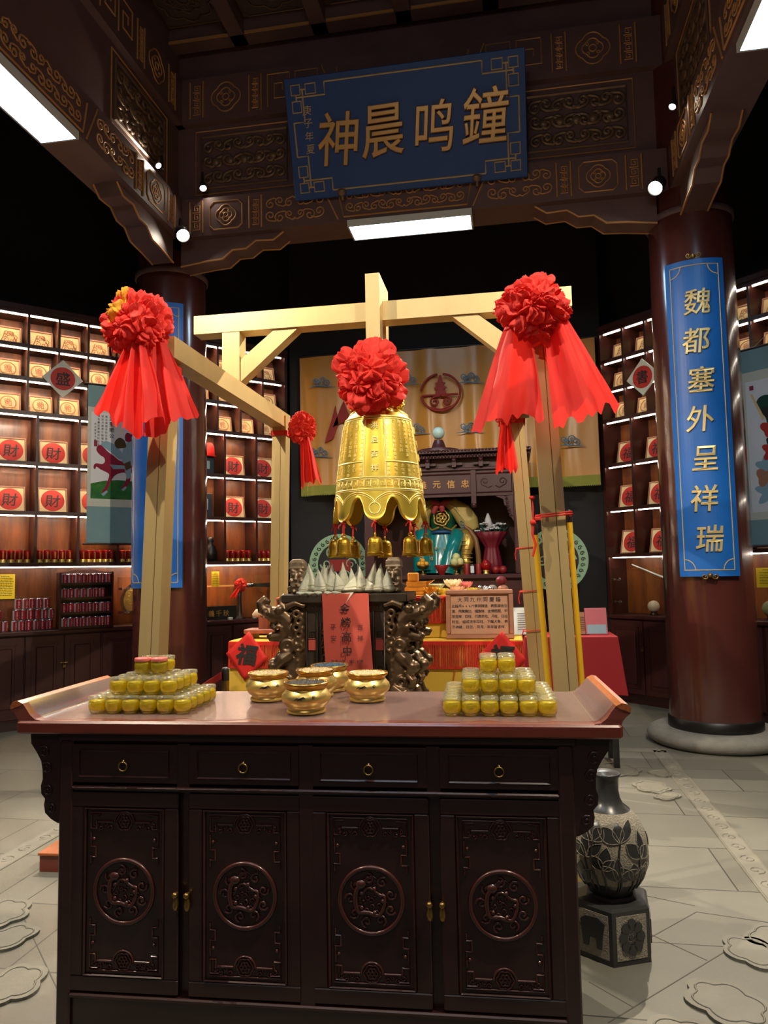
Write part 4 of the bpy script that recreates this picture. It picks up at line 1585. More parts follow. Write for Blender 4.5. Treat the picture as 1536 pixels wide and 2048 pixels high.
# ================================================================== RED BOWS
def rosette(rad, seed, n=22, nu=200, nv=120, squash=(1, .85, 1), amp=1.25):
    rd = random.Random(seed)
    seeds = []
    for i in range(n):
        z = 1 - 2 * (i + .5) / n
        th = i * 2.39996 + rd.uniform(-.3, .3)
        s_ = math.sqrt(max(0, 1 - z * z))
        v = Vector((s_ * math.cos(th), s_ * math.sin(th), z + rd.uniform(-.1, .1))).normalized()
        t = v.orthogonal().normalized()
        seeds.append((v, t, v.cross(t), rd.choice((6, 7, 8, 9)), rd.uniform(0, 6.28), rd.uniform(.86, 1.12)))
    def fn(u, v):
        th, ph = 2 * PI * u, PI * (v * .998 + .001)
        d = Vector((math.sin(ph) * math.cos(th), math.sin(ph) * math.sin(th), -math.cos(ph)))
        d1 = d2 = 9.0
        best = None
        w = noise.noise_vector(d * 2.6 + Vector((seed, 0, 0))) * .24
        dd = d + w
        for s_ in seeds:
            q = (dd - s_[0]).length
            if q < d1:
                d2, d1, best = d1, q, s_
            elif q < d2:
                d2 = q
        t = d1 / (d2 + 1e-6)
        loc = dd - best[0]
        an = math.atan2(loc.dot(best[2]), loc.dot(best[1]))
        pl = abs(((best[3] * an / (2 * PI) + best[4]) % 1.0) - .5) * 2      # triangle pleats
        r = .80 * best[5] + .25 * (1 - t ** 3) - .10 * math.exp(-(d1 / .09) ** 2)
        r += amp * (.17 * (pl - .5)) * min(1, t * 1.6) * (1.15 - .5 * t)
        r += .035 * noise.noise(d * 9 + Vector((0, seed, 0)))
        return (d.x * r * rad * squash[0], d.y * r * rad * squash[1], d.z * r * rad * squash[2])
    m = MB()
    m.grid(fn, nu, nv, smooth=False, closed_u=True)
    return m
def tail(top, bottoms, L, w0, w1, seed, y0=0, pleats=5, jag=.03, lean=0.0, flare=.05):
    """hanging cloth end: pleated strip from `top`, bottom spread w1 around x offset `bottoms`"""
    rd = random.Random(seed)
    ph = rd.uniform(0, 6)
    hem = [rd.uniform(-jag, jag) for _ in range(16)]
    def fn(u, v):
        w = w0 + (w1 - w0) * (v ** .85)
        x = top[0] + bottoms * v + (u - .5) * w
        ple = math.sin(pleats * .55 * 2 * PI * u + ph + v) * .9 + math.sin(pleats * 3.1 * u + ph * 2 - 2 * v) * .3 + .35 * noise.noise(Vector((u * 6, v * 3, seed)))
        y = top[1] + y0 - flare * v + ple * (.012 + .024 * v) * (w1 / .2) ** .5
        i = u * 14
        h = hem[int(i)] * (1 - i % 1) + hem[int(i) + 1] * (i % 1)
        z = top[2] - v * (L + h - .10 * lean * (u - .5)) + .01 * math.sin(9 * u + ph) * v
        return (x, y, z)
    m = MB()
    m.grid(fn, 60, 26)
    return m
def bow(name_label, loc, rad, tails, seed, squash=(1, .85, 1), band=None, lining=False, group='red cloth bows on the bell frame'):
    t = empty('red_bow', loc, 0, name_label, 'bow', group)
    r_ = rosette(rad, seed, squash=squash)
    if lining:
        o = None
        for i, f in enumerate(r_.f):
            c = Vector((0, 0, 0))
            for k in f:
                c += Vector(r_.v[k])
            c /= len(f)
            if c.x < .02 * rad and c.z > -.25 * rad and c.z - .9 * c.x > .34 * rad and noise.noise(c * 16) > -.12:
                r_.mi[i] = 1
    r_.build('rosette', [M_RED, M_ORANGE], t)
    for i, k in enumerate(tails):
        tail(*k).build('cloth_tail', M_REDT, t)
    if band:
        m = MB()
        for (p, sx, sy, h) in band:
            m.box((p[0] - sx, p[1] - sy, p[2] - h), (p[0] + sx, p[1] - sy + .004, p[2] + h))
            m.box((p[0] - sx, p[1] + sy - .004, p[2] - h), (p[0] + sx, p[1] + sy, p[2] + h))
            m.box((p[0] - sx, p[1] - sy, p[2] - h), (p[0] - sx + .004, p[1] + sy, p[2] + h))
            m.box((p[0] + sx - .004, p[1] - sy, p[2] - h), (p[0] + sx, p[1] + sy, p[2] + h))
        m.build('tie_band', M_RED, t)
    return t
p = at(275, 648, 3.22)
bow('large red bow with yellow lining and long tails on the front left post', p, .148,
    [((-.01, -.03, -.10), -.065, .38, .06, .22, 3, 0, 4, .04, -1.0), ((.03, -.05, -.10), .05, .43, .07, .24, 4, 0, 4, .03, .8), ((.09, .0, -.08), .10, .42, .06, .24, 5, .03, 3, .02, .9)],
    21, (1, .9, 1.08), [((-1.686 - p.x, 3.42 - p.y, 2.482 - p.z), .060, .060, .022)], True)
p = at(1065, 618, 3.22)
bow('large red bow with two wide tails draped over the front right post', p, .15,
    [((-.07, -.02, -.07), -.055, .44, .10, .31, 13, 0, 2, .04, .5), ((.09, -.02, -.03), .115, .47, .08, .27, 14, 0, 2, .035, .7), ((.08, .03, -.02), .10, .40, .1, .2, 16, .02, 3, .03, .7)],
    33, (1, .9, .95), [((.158 - p.x, 3.42 - p.y, 2.48 - p.z), .060, .060, .02)])
p = at(605, 855, 5.06)
bow('small red bow with one long tail at the far left corner of the frame', p, .10, [((.02, -.03, -.05), .06, .37, .05, .14, 23, 0, 4, .03, 0)], 45, (.95, .8, 1.15),
    [((-1.642 - p.x, 5.18 - p.y, 2.47 - p.z), .060, .060, .018)])
p = at(1010, 822, 5.02)
bow('small red bow with one tail at the far right corner of the frame', p, .095, [((.0, -.03, -.05), .0, .37, .05, .15, 27, 0, 4, .02, 0)], 57, (.9, .8, 1.1),
    [((.062 - p.x, 5.18 - p.y, 2.47 - p.z), .060, .060, .016)])
p = at(739, 754, 4.06)
bow('big round red cloth rosette hanging above the great bell', p, .205, [], 61, (1, .85, .98), None, False)

rosette(.075, 71, n=14, nu=90, nv=54).build('rosette', M_RED, swt)
tail((-.03, -.02, -.03), -.10, .12, .04, .10, 9, 0, 3, .02, 0).build('cloth_tail', M_REDT, swt)

# ================================================================== POLES AND CORD TIED TO THE RIGHT POST
def pole(p, q, r, label, cap=True):
    t = empty('yellow_pole', (0, 0, 0), 0, label, 'pole', 'yellow poles tied to the right post')
    d = (Vector(q) - Vector(p))
    e = Vector(p) + d * (p[2] - .0) / (p[2] - q[2])
    t.location = e
    a = MB()
    a.tube([Vector(p) - e, Vector((0, 0, 0))], r, 14)
    a.build('shaft', M_POLE, t)
    a = MB()
    u = -d.normalized()
    a.tube([Vector(p) - e, Vector(p) - e + u * .05, Vector(p) - e + u * .06], [r * 1.02, r * 1.02, r * .5], 14)
    a.build('dark_cap', M_BLACKM, t)
    return t
pole(at(1070, 1070, 3.52), at(1098, 1380, 3.52), .014, 'yellow pole standing in the gap left of the front right post')
pole(at(1139, 1045, 3.50), at(1165, 1380, 3.50), .013, 'yellow pole tied behind the right edge of the front right post')
t = empty('red_string', (.19, 3.42, 1.55), 0, 'red cord knotted round the front right post with a dangling knot', 'string')
a = MB()
def loop(z, ox=0, oy=0, s=.078, d=.0):
    a.tube([(ox - s, oy - s, z - d), (ox + s, oy - s, z + .012), (ox + s, oy + s, z + .012), (ox - s, oy + s, z)], .0045, 6, closed=True)
c1 = at(1100, 1030, 3.34)
loop(c1.z - 1.55, .0, 0)
loop(c1.z - 1.56, .0, 0, .08)
k = at(1066, 1045, 3.33) - Vector((.19, 3.42, 1.55))
a.tube([k, k + Vector((-.004, 0, -.05)), k + Vector((.008, 0, -.10)), k + Vector((-.006, 0, -.15))], .006, 6)
a.tube([k, k + Vector((.002, 0, .06)), k + Vector((.0, 0, .11))], .004, 6)
a.ball(tuple(k), .014, 8)
a.ball(tuple(k + Vector((0, 0, .11))), .014, 8, sc=(1, 1, .7))
a.build('cord', M_ROPE, t)
t = empty('red_string', (.12, 5.2, 1.25), 0, 'thin red cords tied in three places round the far right post', 'string')
a = MB()
for z, y in ((.34, 1065), (.045, 1178), (-.22, 1290)):
    s = .072
    cxx = .185 - (.185 - .055) * (1.25 + z) / 2.6 - .12
    a.tube([(cxx - s, -s, z), (cxx + s, -s, z + .01), (cxx + s, s, z + .01), (cxx - s, s, z)], .004, 6, closed=True)
    a.tube([(cxx - s, -s - .004, z), (cxx - s - .01, -s - .01, z - .04), (cxx - s - .005, -s - .01, z - .08)], .004, 6)
a.build('cord', M_ROPE, t)

# ================================================================== BRONZE CENSER
CZ = 1.335
cx, cy = -.895, 4.08
cen = empty('bronze_censer', (cx, cy, 0), 0, 'dark bronze censer with dragon legs, mask handles and a flat top under the bell', 'censer')
m = MB()
m.bbox((-.345, -.19, CZ - .048), (.345, .19, CZ), .006)
m.build('top_slab', M_BRONZED, cen)
m = MB()
def rc(w, d, z):
    return [(-w, -d, z), (w, -d, z), (w, d, z), (-w, d, z)]
m.loft([rc(.275, .155, CZ - .05), rc(.27, .150, CZ - .10), rc(.245, .14, .80), rc(.26, .15, .78), rc(.26, .15, .70)], True, True)
for sg in (-1, 1):
    for (x0, z0, x1, z1) in ((sg * .215, .83, sg * .155, 1.24), (sg * .135, .86, sg * .09, 1.18)):
        a_, b_ = min(x0, x1), max(x0, x1)
        m.M = T(0, -.151, 0)
        m.tube([(a_, 0, z0), (b_, 0, z0), (b_, 0, z1), (a_, 0, z1)], .006, 5, closed=True)
        m.M = T(0, -.152, 0)
    orn_fret(m, min(sg * .165, sg * .205), 1.09, max(sg * .165, sg * .205), 1.14, .003)
    orn_fret(m, min(sg * .165, sg * .205), .90, max(sg * .165, sg * .205), .96, .003)
m.M = Matrix.Identity(4)
for i in range(15):
    m.ball((-.25 + i * .5 / 14, -.152, CZ - .075), .009, 8)
    m.ball((-.24 + i * .48 / 14, -.150, .745), .009, 8)
m.build('body', M_BRONZED, cen)
m = MB()
m.M = T(0, -.150, 0)
for sg in (-1, 1):
    rd = random.Random(9)
    for i in range(16):
        z = .86 + i * .0195
        m.tube([(sg * (q[0]), q[1], q[2]) for q in spiral(.105 + rd.uniform(-.018, .018), z, rd.uniform(.014, .026), 1.1, rd.uniform(0, 6), 1, 10)], .0075, 5)
m.build('carved_scrolls', M_BRONZE, cen)
# dragon: one sculpture, facing +x, its leg reaching down
def dragon_mesh():
    d = MB()
    # coiled body, from the curled tail foot up to the nape
    d.tube([(.10, 0, -.385), (.115, 0, -.345), (.075, 0, -.30), (.03, 0, -.25), (.0, 0, -.18), (.0, 0, -.10), (.02, 0, -.03), (.015, 0, .04), (-.01, 0, .10), (-.005, 0, .17), (.02, 0, .235), (.05, 0, .275)],
           [.020, .040, .056, .066, .070, .072, .074, .070, .066, .064, .062, .058], 14)
    for i in range(13):                       # back ridge and belly scales
        z = -.27 + i * .042
        d.tube([(-.055, 0, z), (-.074, 0, z + .016)], [.020, .008], 6)
        d.torus((.03, 0, z), .050, .010, 'z', 16, 6)
    for s in (-1, 1):
        for i in range(10):
            for j in range(2):
                d.ball((-.01 + .035 * j, s * (.062 - .010 * j), -.27 + i * .05 + .02 * j), .017, 7, sc=(1, .6, 1))
    # head with wide open jaws
    d.tube([(.03, 0, .285), (.075, 0, .325), (.125, 0, .335), (.155, 0, .345)], [.062, .056, .044, .030], 12)
    d.tube([(.04, 0, .235), (.09, 0, .215), (.135, 0, .21), (.15, 0, .225)], [.046, .034, .026, .012], 10)
    d.tube([(.145, 0, .350), (.178, 0, .365), (.185, 0, .395), (.165, 0, .415), (.145, 0, .400), (.15, 0, .385)], [.034, .032, .028, .024, .018, .010], 10)
    for s in (-1, 1):
        d.ball((.085, s * .044, .360), .024, 10)
        d.ball((.098, s * .056, .362), .011, 8)
        d.ball((.16, s * .030, .345), .020, 8)
        d.tube([(.05, s * .04, .37), (.0, s * .055, .392), (-.045, s * .06, .375), (-.065, s * .058, .395)], [.022, .018, .014, .006], 8)      # horn
        for i in range(6):
            d.torus((-.005 - .012 * (i % 2), s * .066, .335 - i * .036), .018, .010, 'y', 14, 6)      # mane curls
            d.ball((-.035, s * .055, .33 - i * .036), .018, 7)
            d.ball((.115 - i * .020, s * .042, .262 + .008 * (i % 2)), .014, 8)
        d.torus((.045, s * .070, .165), .030, .016, 'y', 18, 8)                                                        # spiral shoulder
        d.ball((.045, s * .072, .165), .012, 8)
        d.tube([(.03, s * .05, .12), (.075, s * .065, .095), (.11, s * .06, .055), (.085, s * .055, .015)], [.040, .036, .030, .026], 9)      # foreleg
        d.ball((.115, s * .06, .06), .034, 10)
        for k in range(3):
            d.tube([(.085, s * (.04 + k * .017), .015), (.112, s * (.04 + k * .018), -.008), (.10, s * (.04 + k * .017), -.034)], [.015, .013, .005], 7)
        d.tube([(.0, s * .05, -.06), (.06, s * .07, -.085), (.085, s * .065, -.14), (.055, s * .06, -.19)], [.042, .042, .032, .026], 9)      # hind leg
        d.ball((.095, s * .06, -.12), .028, 9)
        d.torus((.05, s * .07, -.02), .022, .012, 'y', 16, 7)
    d.ball((.118, 0, .272), .024, 10)          # pearl in the mouth
    d.bbox((.05, -.05, -.44), (.155, .05, -.36), .012)
    return d
dm = None
for (x, y, a) in ((-.285, -.13, PI + .30), (.285, -.13, -.30), (-.285, .13, PI - .3), (.285, .13, .3)):
    if dm is None:
        dm = dragon_mesh().build('dragon_leg', M_BRONZE, cen)
        remesh(dm, .0050, 1)
        o = dm
    else:
        o = dm.copy()
        COL.objects.link(o)
        o.parent = cen
    o.location = (x, y, .895)
    o.rotation_euler = (0, 0, a)
m = MB()
m.bbox((-.33, -.21, .0), (.33, .21, .50), .02)
m.bbox((-.29, -.17, .50), (.29, .17, .72), .02)
m.build('pedestal', M_BRONZED, cen)
# mask handles
def mask_mesh():
    d = MB()
    d.bbox((-.040, -.035, .0), (.040, .035, .135), .012)
    d.bbox((-.046, -.042, .135), (.046, .042, .150), .006)
    d.loft([[(-.043, -.038, .15), (.043, -.038, .15), (.043, .038, .15), (-.043, .038, .15)], [(-.04, -.036, .175), (.04, -.036, .175), (.04, .036, .175), (-.04, .036, .175)], [(-.025, -.025, .192), (.025, -.025, .192), (.025, .025, .192), (-.025, .025, .192)]], True, True)
    for s in (-1, 1):
        d.ball((s * .019, -.036, .108), .013, 10)
        d.tube([(s * .006, -.04, .122), (s * .022, -.044, .130), (s * .038, -.036, .122)], .006, 6)
        d.tube([(s * .004, -.042, .045), (s * .020, -.044, .040), (s * .032, -.036, .055)], .006, 6)
        d.ball((s * .028, -.034, .072), .014, 8)
        d.tube(spiral(s * .044, .03, .018, 1.2, 0, s, 10), .008, 6)
        d.tube([(s * .018, -.036, .02), (s * .014, -.042, .008)], .006, 5)
    d.tube([(0, -.04, .115), (0, -.05, .085), (0, -.052, .075)], [.007, .010, .013], 8)
    d.tube([(-.018, -.04, .052), (0, -.045, .056), (.018, -.04, .052)], .005, 6)
    return d
o1 = remesh(mask_mesh().build('mask_handle', mat('pale_bronze', (150, 128, 100), .42, metal=.5, var=.3, vscale=30), cen), .004, 1)
o1.location = (-.275, -.10, CZ)
o2 = o1.copy()
COL.objects.link(o2)
o2.parent = cen
o2.location = (.265, -.10, CZ)

# red poster hung over the front of the censer
pt = empty('red_poster', (cx, cy, 0), 0, 'red paper poster with black characters hanging on the front of the censer', 'poster')
a0, a1 = at(644, 1180, cy - .195), at(737, 1180, cy - .195)
px0_, px1_ = a0.x - cx, a1.x - cx
def sheet(u, v):
    return (px0_ + (px1_ - px0_) * u + .020 * v, -.197 - .012 * math.sin(v * 3) + .004 * math.sin(u * 9 + v * 7), CZ + .002 - v * .425 - .012 * u * v)
m = MB()
m.grid(sheet, 14, 20)
o = m.build('paper', M_PAPER, pt)
m = MB()
pc = (px0_ + px1_) / 2 + .008
for i, ch in enumerate('金榜高中'):
    put_glyph(m, ch, pc - .005 + .003 * i, CZ - .075 - .075 * i, .056, y=-.218, bold=.012)
for i, ch in enumerate('平安'):
    put_glyph(m, ch, pc - .07, CZ - .175 - .058 * i, .034, y=-.218)
for i, ch in enumerate('吉祥'):
    put_glyph(m, ch, pc + .075, CZ - .175 - .058 * i, .034, y=-.218)
for i, ch in enumerate('钟鼎大同·福佑世界'):
    put_glyph(m, ch, pc - .075 + .0195 * i, CZ - .355, .018, y=-.216, bold=.015)
m.build('lettering', M_INKG, pt)
for i, (x, nm) in enumerate(((-.205, 'left'), (.165, 'right'))):
    m = MB()
    m.box((0, -.0012, -.032), (.042, .0, .032))
    o = m.build('red_slip', M_PAPER, None, (cx + x, cy - .1505, 1.065))
    tag(o, 'small red paper slip stuck on the censer %s of the poster' % nm, 'paper slip', 'red slips on the censer')

# zongzi heaped on the slab
def make_zongzi(kind):
    t = empty('zongzi')
    a = MB()
    rd = random.Random(40 + kind)
    h = (.17, .125, .085)[kind]
    r = (.034, .040, .046)[kind]
    def fn(u, v):
        th = 2 * PI * u
        tri = 1 + .20 * math.cos(3 * th + .4 * kind)
        w = math.sin(min(1, v * 5.5 + .15) * PI / 2) * (1 - max(0, (v - .18) / .82) ** 1.05)
        cr = 1 + .035 * math.sin(9 * th + 14 * v)
        x = r * w * tri * cr
        tip = (.018 * v * v * (1, -1, 1.5)[kind])
        return (x * math.cos(th) + tip, x * math.sin(th), h * v)
    a.grid(fn, 24, 16, closed_u=True)
    a.add([fn(i / 24, 0) for i in range(24)], [tuple(range(23, -1, -1))])
    a.build('leaf_wrap', M_LEAF, t)
    b = MB()
    for vz in (.22, .30):
        b.tube([tuple(Vector(fn(i / 20, vz + .05 * math.sin(2 * PI * i / 20 + vz * 30))) * 1.0 + Vector((math.cos(2 * PI * i / 20), math.sin(2 * PI * i / 20), 0)) * .001) for i in range(20)], .0014, 4, closed=True)
    b.tube([fn(.05, .25), (r * 1.3, -.01, h * .12), (r * 1.5, -.02, .003)], .0012, 4)
    b.build('string', M_STRING, t)
    return t
zp = [make_zongzi(k) for k in range(3)]
zu = set()
zrow = [(-.13, [(-.235, 1), (-.185, 0), (-.135, 1), (-.08, 0), (-.03, 1), (.03, 2), (.09, 0), (.135, 2), (.19, 2), (.235, 1)], 'front'),
        (-.04, [(-.25, 0), (-.20, 0), (-.145, 0), (-.09, 1), (-.035, 0), (.015, 0), (.065, 1), (.12, 0), (.165, 0), (.215, 1)], 'second'),
        (.06, [(-.24, 1), (-.18, 0), (-.12, 0), (-.06, 1), (.0, 1), (.055, 0), (.11, 1), (.17, 0), (.23, 0)], 'third'),
        (.14, [(-.2, 1), (-.1, 1), (0, 1), (.1, 1), (.2, 1)], 'rear')]
for (dy, row, rn) in zrow:
    for i, (dx, k) in enumerate(row):
        o = zp[k] if k not in zu else copy_tree(zp[k])
        zu.add(k)
        o.location = (cx + dx, cy + dy + random.uniform(-.008, .008), CZ + .002)
        o.rotation_euler = (random.uniform(-.10, .10), random.uniform(-.14, .14), random.uniform(0, 6.28))
        s = random.uniform(.92, 1.08)
        o.scale = (s, s, s * (1 if k else random.uniform(.85, 1.05)))
        tag(o, '%s leaf-wrapped dumpling, %s from left in the %s row on the censer' % (('tall pointed', 'cone-shaped', 'low plump')[k], ORD[i], rn), 'rice dumpling', 'leaf-wrapped dumplings on the censer')
m = MB()
m.loft([[(-.02, -.0, 0), (.055, -.02, .004), (-.005, -.022, -.075)], [(-.02, -.003, .001), (.055, -.023, .005), (-.005, -.025, -.074)]], True, True)
for i in range(5):
    m.tube([(-.27 + .05 * i, .02, .003), (-.24 + .05 * i, -.012, .001), (-.22 + .05 * i, .02, .003)], [.008, .012, .004], 5)
o = m.build('leaf_scrap', M_LEAF, None, (cx + .005, cy - .18, CZ + .003))
tag(o, 'loose pale leaf scraps at the edge of the slab, one hanging over the poster', 'leaf')
# ================================================================== CURTAIN AND SHRINE ON THE BLACK WALL
cur = empty('curtain', (-.73, 8.40, 0), 0, 'gold silk curtain with red emblem, blue clouds and an olive fringe on the black wall', 'curtain')
CW0, CW1 = -1.70, 1.72
def cbot(x):
    d = abs(x - .0)
    arch = 2.83 - .42 * max(0, (d / .72)) ** 2 if d < .72 else 2.46
    return max(2.46, arch)
def cy_(x, z):
    return .035 * math.sin(x * 10.5 + .5 * math.sin(x * 3)) + .011 * math.sin(x * 23 + 1 + z * .3) + .008 * noise.noise(Vector((x * 9, z * 2.0, 0)))
def cfn(u, v):
    x = CW0 + (CW1 - CW0) * u
    zb = cbot(x)
    z = 4.02 + (zb - 4.02) * v
    return (x, cy_(x, z) * (.3 + .7 * v), z)
m = MB()
m.grid(cfn, 240, 30)
m.build('silk', M_CURT, cur)
m = MB()
def ffn(u, v):
    x = CW0 + (CW1 - CW0) * u
    zb = cbot(x)
    return (x, cy_(x, zb) - .012 + .004 * math.sin(x * 260), zb + .01 - .115 * v - (.01 * math.sin(x * 300) if v > .5 else 0))
m.grid(ffn, 340, 2)
m.build('fringe', M_FRINGE, cur)
m = MB()
m.tube([(CW0 - .03, 0, 4.03), (CW1 + .03, 0, 4.03)], .014, 8)
m.build('curtain_rail', M_BLACKM, cur)
m = MB()
e = at(882, 787, 8.40)
ex, ez = e.x + .73, e.z
m.M = T(ex, -.055, ez)
arcp = [(.225 * math.cos(R(100 + 340 * i / 40)), 0, .215 * math.sin(R(100 + 340 * i / 40))) for i in range(41)]
for a_, b_ in ((98, 172), (190, 442)):
    m.tube([(.225 * math.cos(R(a_ + (b_ - a_) * i / 30)), 0, .215 * math.sin(R(a_ + (b_ - a_) * i / 30)) + (.03 if abs(((a_ + (b_ - a_) * i / 30) % 360) - 90) < 8 else 0)) for i in range(31)], .014, 6)
m.tube([(-.22, 0, -.03), (.20, 0, -.03)], .013, 6)
m.prism([(-.012, .20), (-.03, .12), (-.06, .11), (-.03, .08), (-.075, .055), (-.035, .03), (-.06, 0), (-.06, -.02), (.06, -.02), (.06, 0), (.035, .03), (.075, .055), (.03, .08), (.06, .11), (.03, .12), (.012, .20)], -.008, .008)
for s in (-1, 1):
    m.tube([(s * q[0], 0, q[2]) for q in [(.01, 0, -.04)] + spiral(.065, -.105, .062, 1.3, PI * .6, -1, 16)], .013, 6)
m.tube([(-.12, 0, -.17), (0, 0, -.20), (.12, 0, -.17)], .012, 6)
m.build('red_emblem', M_MAROONMARK, cur)
m = MB()
for (x, y, w, h, tip) in ((665, 850, 16, 42, 8), (690, 838, 26, 40, -20)):
    p = at(x, y, 8.40)
    m.M = T(p.x + .73, -.05, p.z)
    w, h = w / 190, h / 190
    m.prism([(-w, -h), (w * .2, -h * .8), (w, 0), (w * .6, h), (0, h * .2)] if tip > 0 else [(-w, -h * .5), (0, h), (w, -h * .9), (0, -h * .2)], -.006, .006)
m.build('red_character_strokes', M_MAROONMARK, cur)
m = MB()
for i, (x, y) in enumerate(((645, 765), (815, 760), (640, 905), (940, 757), (940, 856), (1140, 882), (832, 858), (1000, 910))):
    p = at(x, y, 8.40)
    m.M = T(p.x + .73, -.048, p.z)
    for j in range(4):
        m.tube(spiral(-.07 + j * .045, .018 * (-1) ** j, .042, 1.4, j * 1.7, 1 if j % 2 else -1, 14), .0065, 5)
    m.tube([(-.16, 0, -.06), (-.06, 0, -.05), (.05, 0, -.06), (.17, 0, -.075)], [.002, .008, .008, .002], 6)
m.build('blue_clouds', M_CLOUD, cur)

SX0, SX1, SY = -1.50, .135, 7.55
sh = empty('shrine', (-.68, SY, 0), 0, 'dark carved wooden shrine with a cornice, gold characters and an offering ledge', 'shrine')
ox = .68
m = MB()
m.box((SX0 + ox, .0, 0), (SX1 + ox, .75, 1.36))
m.bbox((SX0 + ox - .05, -.05, 1.36), (SX1 + ox + .05, .78, 1.405), .008)
m.build('base_cabinet', M_SHRINE, sh)
m = MB()
m.box((SX0 + ox, .70, 1.40), (SX1 + ox, .74, 2.5))
m.build('back_panel', M_SHRINE, sh)
for x in (SX0 + ox, SX1 + ox - .10):
    m = MB()
    m.bbox((x, 0, 1.405), (x + .10, .08, 2.5), .006)
    m.box((x + .03, .08, 1.405), (x + .07, .70, 2.5))
    m.build('post', M_SHRINE, sh)
m = MB()
m.box((SX0 + ox, .0, 2.20), (SX1 + ox, .06, 2.47))
W_ = SX1 - SX0
for a_, b_ in ((.11, .47), (.52, W_ - .52), (W_ - .47, W_ - .11)):
    m.M = T(SX0 + ox, -.004, 0)
    orn_rect(m, a_, 2.235, b_, 2.43, .009)
    if a_ != .52:
        orn_scrolls(m, a_ + .03, 2.255, b_ - .03, 2.41, .007, rows=1)
m.M = Matrix.Identity(4)
for u in (.495, W_ - .495):
    m.box((SX0 + ox + u - .025, -.02, 2.12), (SX0 + ox + u + .025, .05, 2.47))
    m.ball((SX0 + ox + u, .015, 2.11), .03, 8)
m.build('name_frieze', M_SHRINE, sh)
m = MB()
for i, ch in enumerate('義元信忠'):
    put_glyph(m, ch, SX0 + ox + .62 + i * .145, 2.33, .085, y=-.008, bold=.012, ext=.02)
m.build('gold_lettering', M_LETTERB, sh)
m = MB()
for z, d, h in ((2.465, -.03, .03), (2.585, -.10, .03), (2.63, -.14, .035)):
    m.bbox((SX0 + ox - .05 + d * .3, d, z), (SX1 + ox + .05 - d * .3, .72, z + h), .006)
m.box((SX0 + ox, .02, 2.46), (SX1 + ox, .70, 2.60))
for i in range(6):
    x = SX0 + ox + .14 + i * (W_ - .28) / 5
    m.box((x - .02, -.08, 2.495), (x + .02, .04, 2.585))
    m.box((x - .08, -.03, 2.52), (x + .08, .02, 2.545))
    m.ball((x, -.08, 2.565), .022, 8)
for i in range(52):
    m.ball((SX0 + ox - .06 + i * (W_ + .12) / 51, -.105, 2.605), .014, 6)
    m.ball((SX0 + ox - .06 + i * (W_ + .12) / 51, -.142, 2.655), .013, 6)
m.build('cornice', M_SHRINE, sh)
for s in (0, 1):
    m = MB()
    X = (lambda u: SX0 + ox + .10 + u) if s == 0 else (lambda u: SX1 + ox - .10 - u)
    m.prism([(X(0), 1.93), (X(.03), 1.98), (X(.04), 2.06), (X(.09), 2.10), (X(.10), 2.16), (X(.17), 2.19), (X(.18), 2.235), (X(0), 2.235)], .01, .04)
    m.M = T(0, .005, 0)
    for i in range(7):
        m.tube(spiral(X(.03 + .008 * i), 1.99 + .035 * i, .018, 1.2, i, 1, 8), .006, 4)
    m.build('carved_bracket', M_SHRINE, sh)
m = MB()
m.lathe([(.22, 2.66), (.22, 2.69), (.08, 2.71), (.06, 2.77), (.045, 2.80)], c=(-.71 + ox, .05, 0), n=20, cap1=True)
m.build('finial_base', M_SHRINE, sh)
m = MB()
m.ball((-.71 + ox, .05, 2.875), .065, 20)
m.build('pearl', mat('jade_white_pearl', (176, 208, 204), .25, coat=.4), sh)

# seated statue
st = empty('seated_statue', (-.72, 7.93, 1.405), 0, 'seated statue in teal robe and green breastplate with a gold cape, in the shrine', 'statue')
m = MB()
m.bbox((-.22, -.08, 0), (.22, .18, .28), .02)
m.build('seat', M_SHRINE, st)
m = MB()
m.tube([(0, .05, .25), (0, .04, .42), (0, .04, .52), (0, .05, .64), (0, .06, .73), (0, .06, .78)], [.15, .145, .15, .165, .12, .06], 16)
m.tube([(-.13, .05, .66), (-.22, .0, .55), (-.25, -.06, .42), (-.2, -.12, .40)], [.07, .06, .05, .04], 10)
m.tube([(.13, .05, .66), (.23, .0, .56), (.26, -.08, .46), (.24, -.13, .44)], [.07, .06, .05, .04], 10)
m.ball((0, .05, .90), .085, 16, sc=(.9, 1, 1.15))
m.tube([(0, -.03, .87), (0, -.045, .76), (0, -.05, .62)], [.035, .045, .012], 8)
m.ball((0, -.032, .905), .018, 8)
for s in (-1, 1):
    m.ball((s * .03, -.025, .93), .013, 8)
    m.ball((s * .08, .05, .90), .02, 8)
remesh(m.build('body', M_GREENROBE, st), .009, 3)
m = MB()
m.lathe([(.095, .93), (.10, .96), (.085, 1.03), (.04, 1.06), (.0, 1.065)], c=(0, .055, 0), n=18)
m.build('helmet', M_ROBE, st)
m = MB()
def robe(u, v):
    th = PI * (1.06 + .88 * u) if False else (-PI * u)
    w = .19 + .085 * v
    f = 1 + .05 * math.sin(u * 34 + v * 2) * v
    return (w * f * math.cos(th) * 1.08, -.02 + w * 1.0 * f * math.sin(th), .42 - .40 * v)
m.grid(robe, 60, 14)
m.tube([(-.17, -.02, .42), (-.20, -.17, .40), (-.21, -.22, .28), (-.20, -.22, .05)], [.09, .10, .085, .10], 12)
m.tube([(.14, -.02, .42), (.17, -.15, .40), (.10, -.24, .22), (.06, -.24, .02)], [.08, .085, .075, .10], 12)
m.build('teal_robe', M_TEALROBE, st)
m = MB()
m.torus((0, .02, .45), .155, .022, 'z', 28, 8)
m.build('blue_belt', mat('blue_sash', (30, 70, 120), .4), st)
m = MB()
m.M = T(0, -.13, .60)
orn_flower(m, 0, 0, .085, .010, petals=5)
m.M = Matrix.Identity(4)
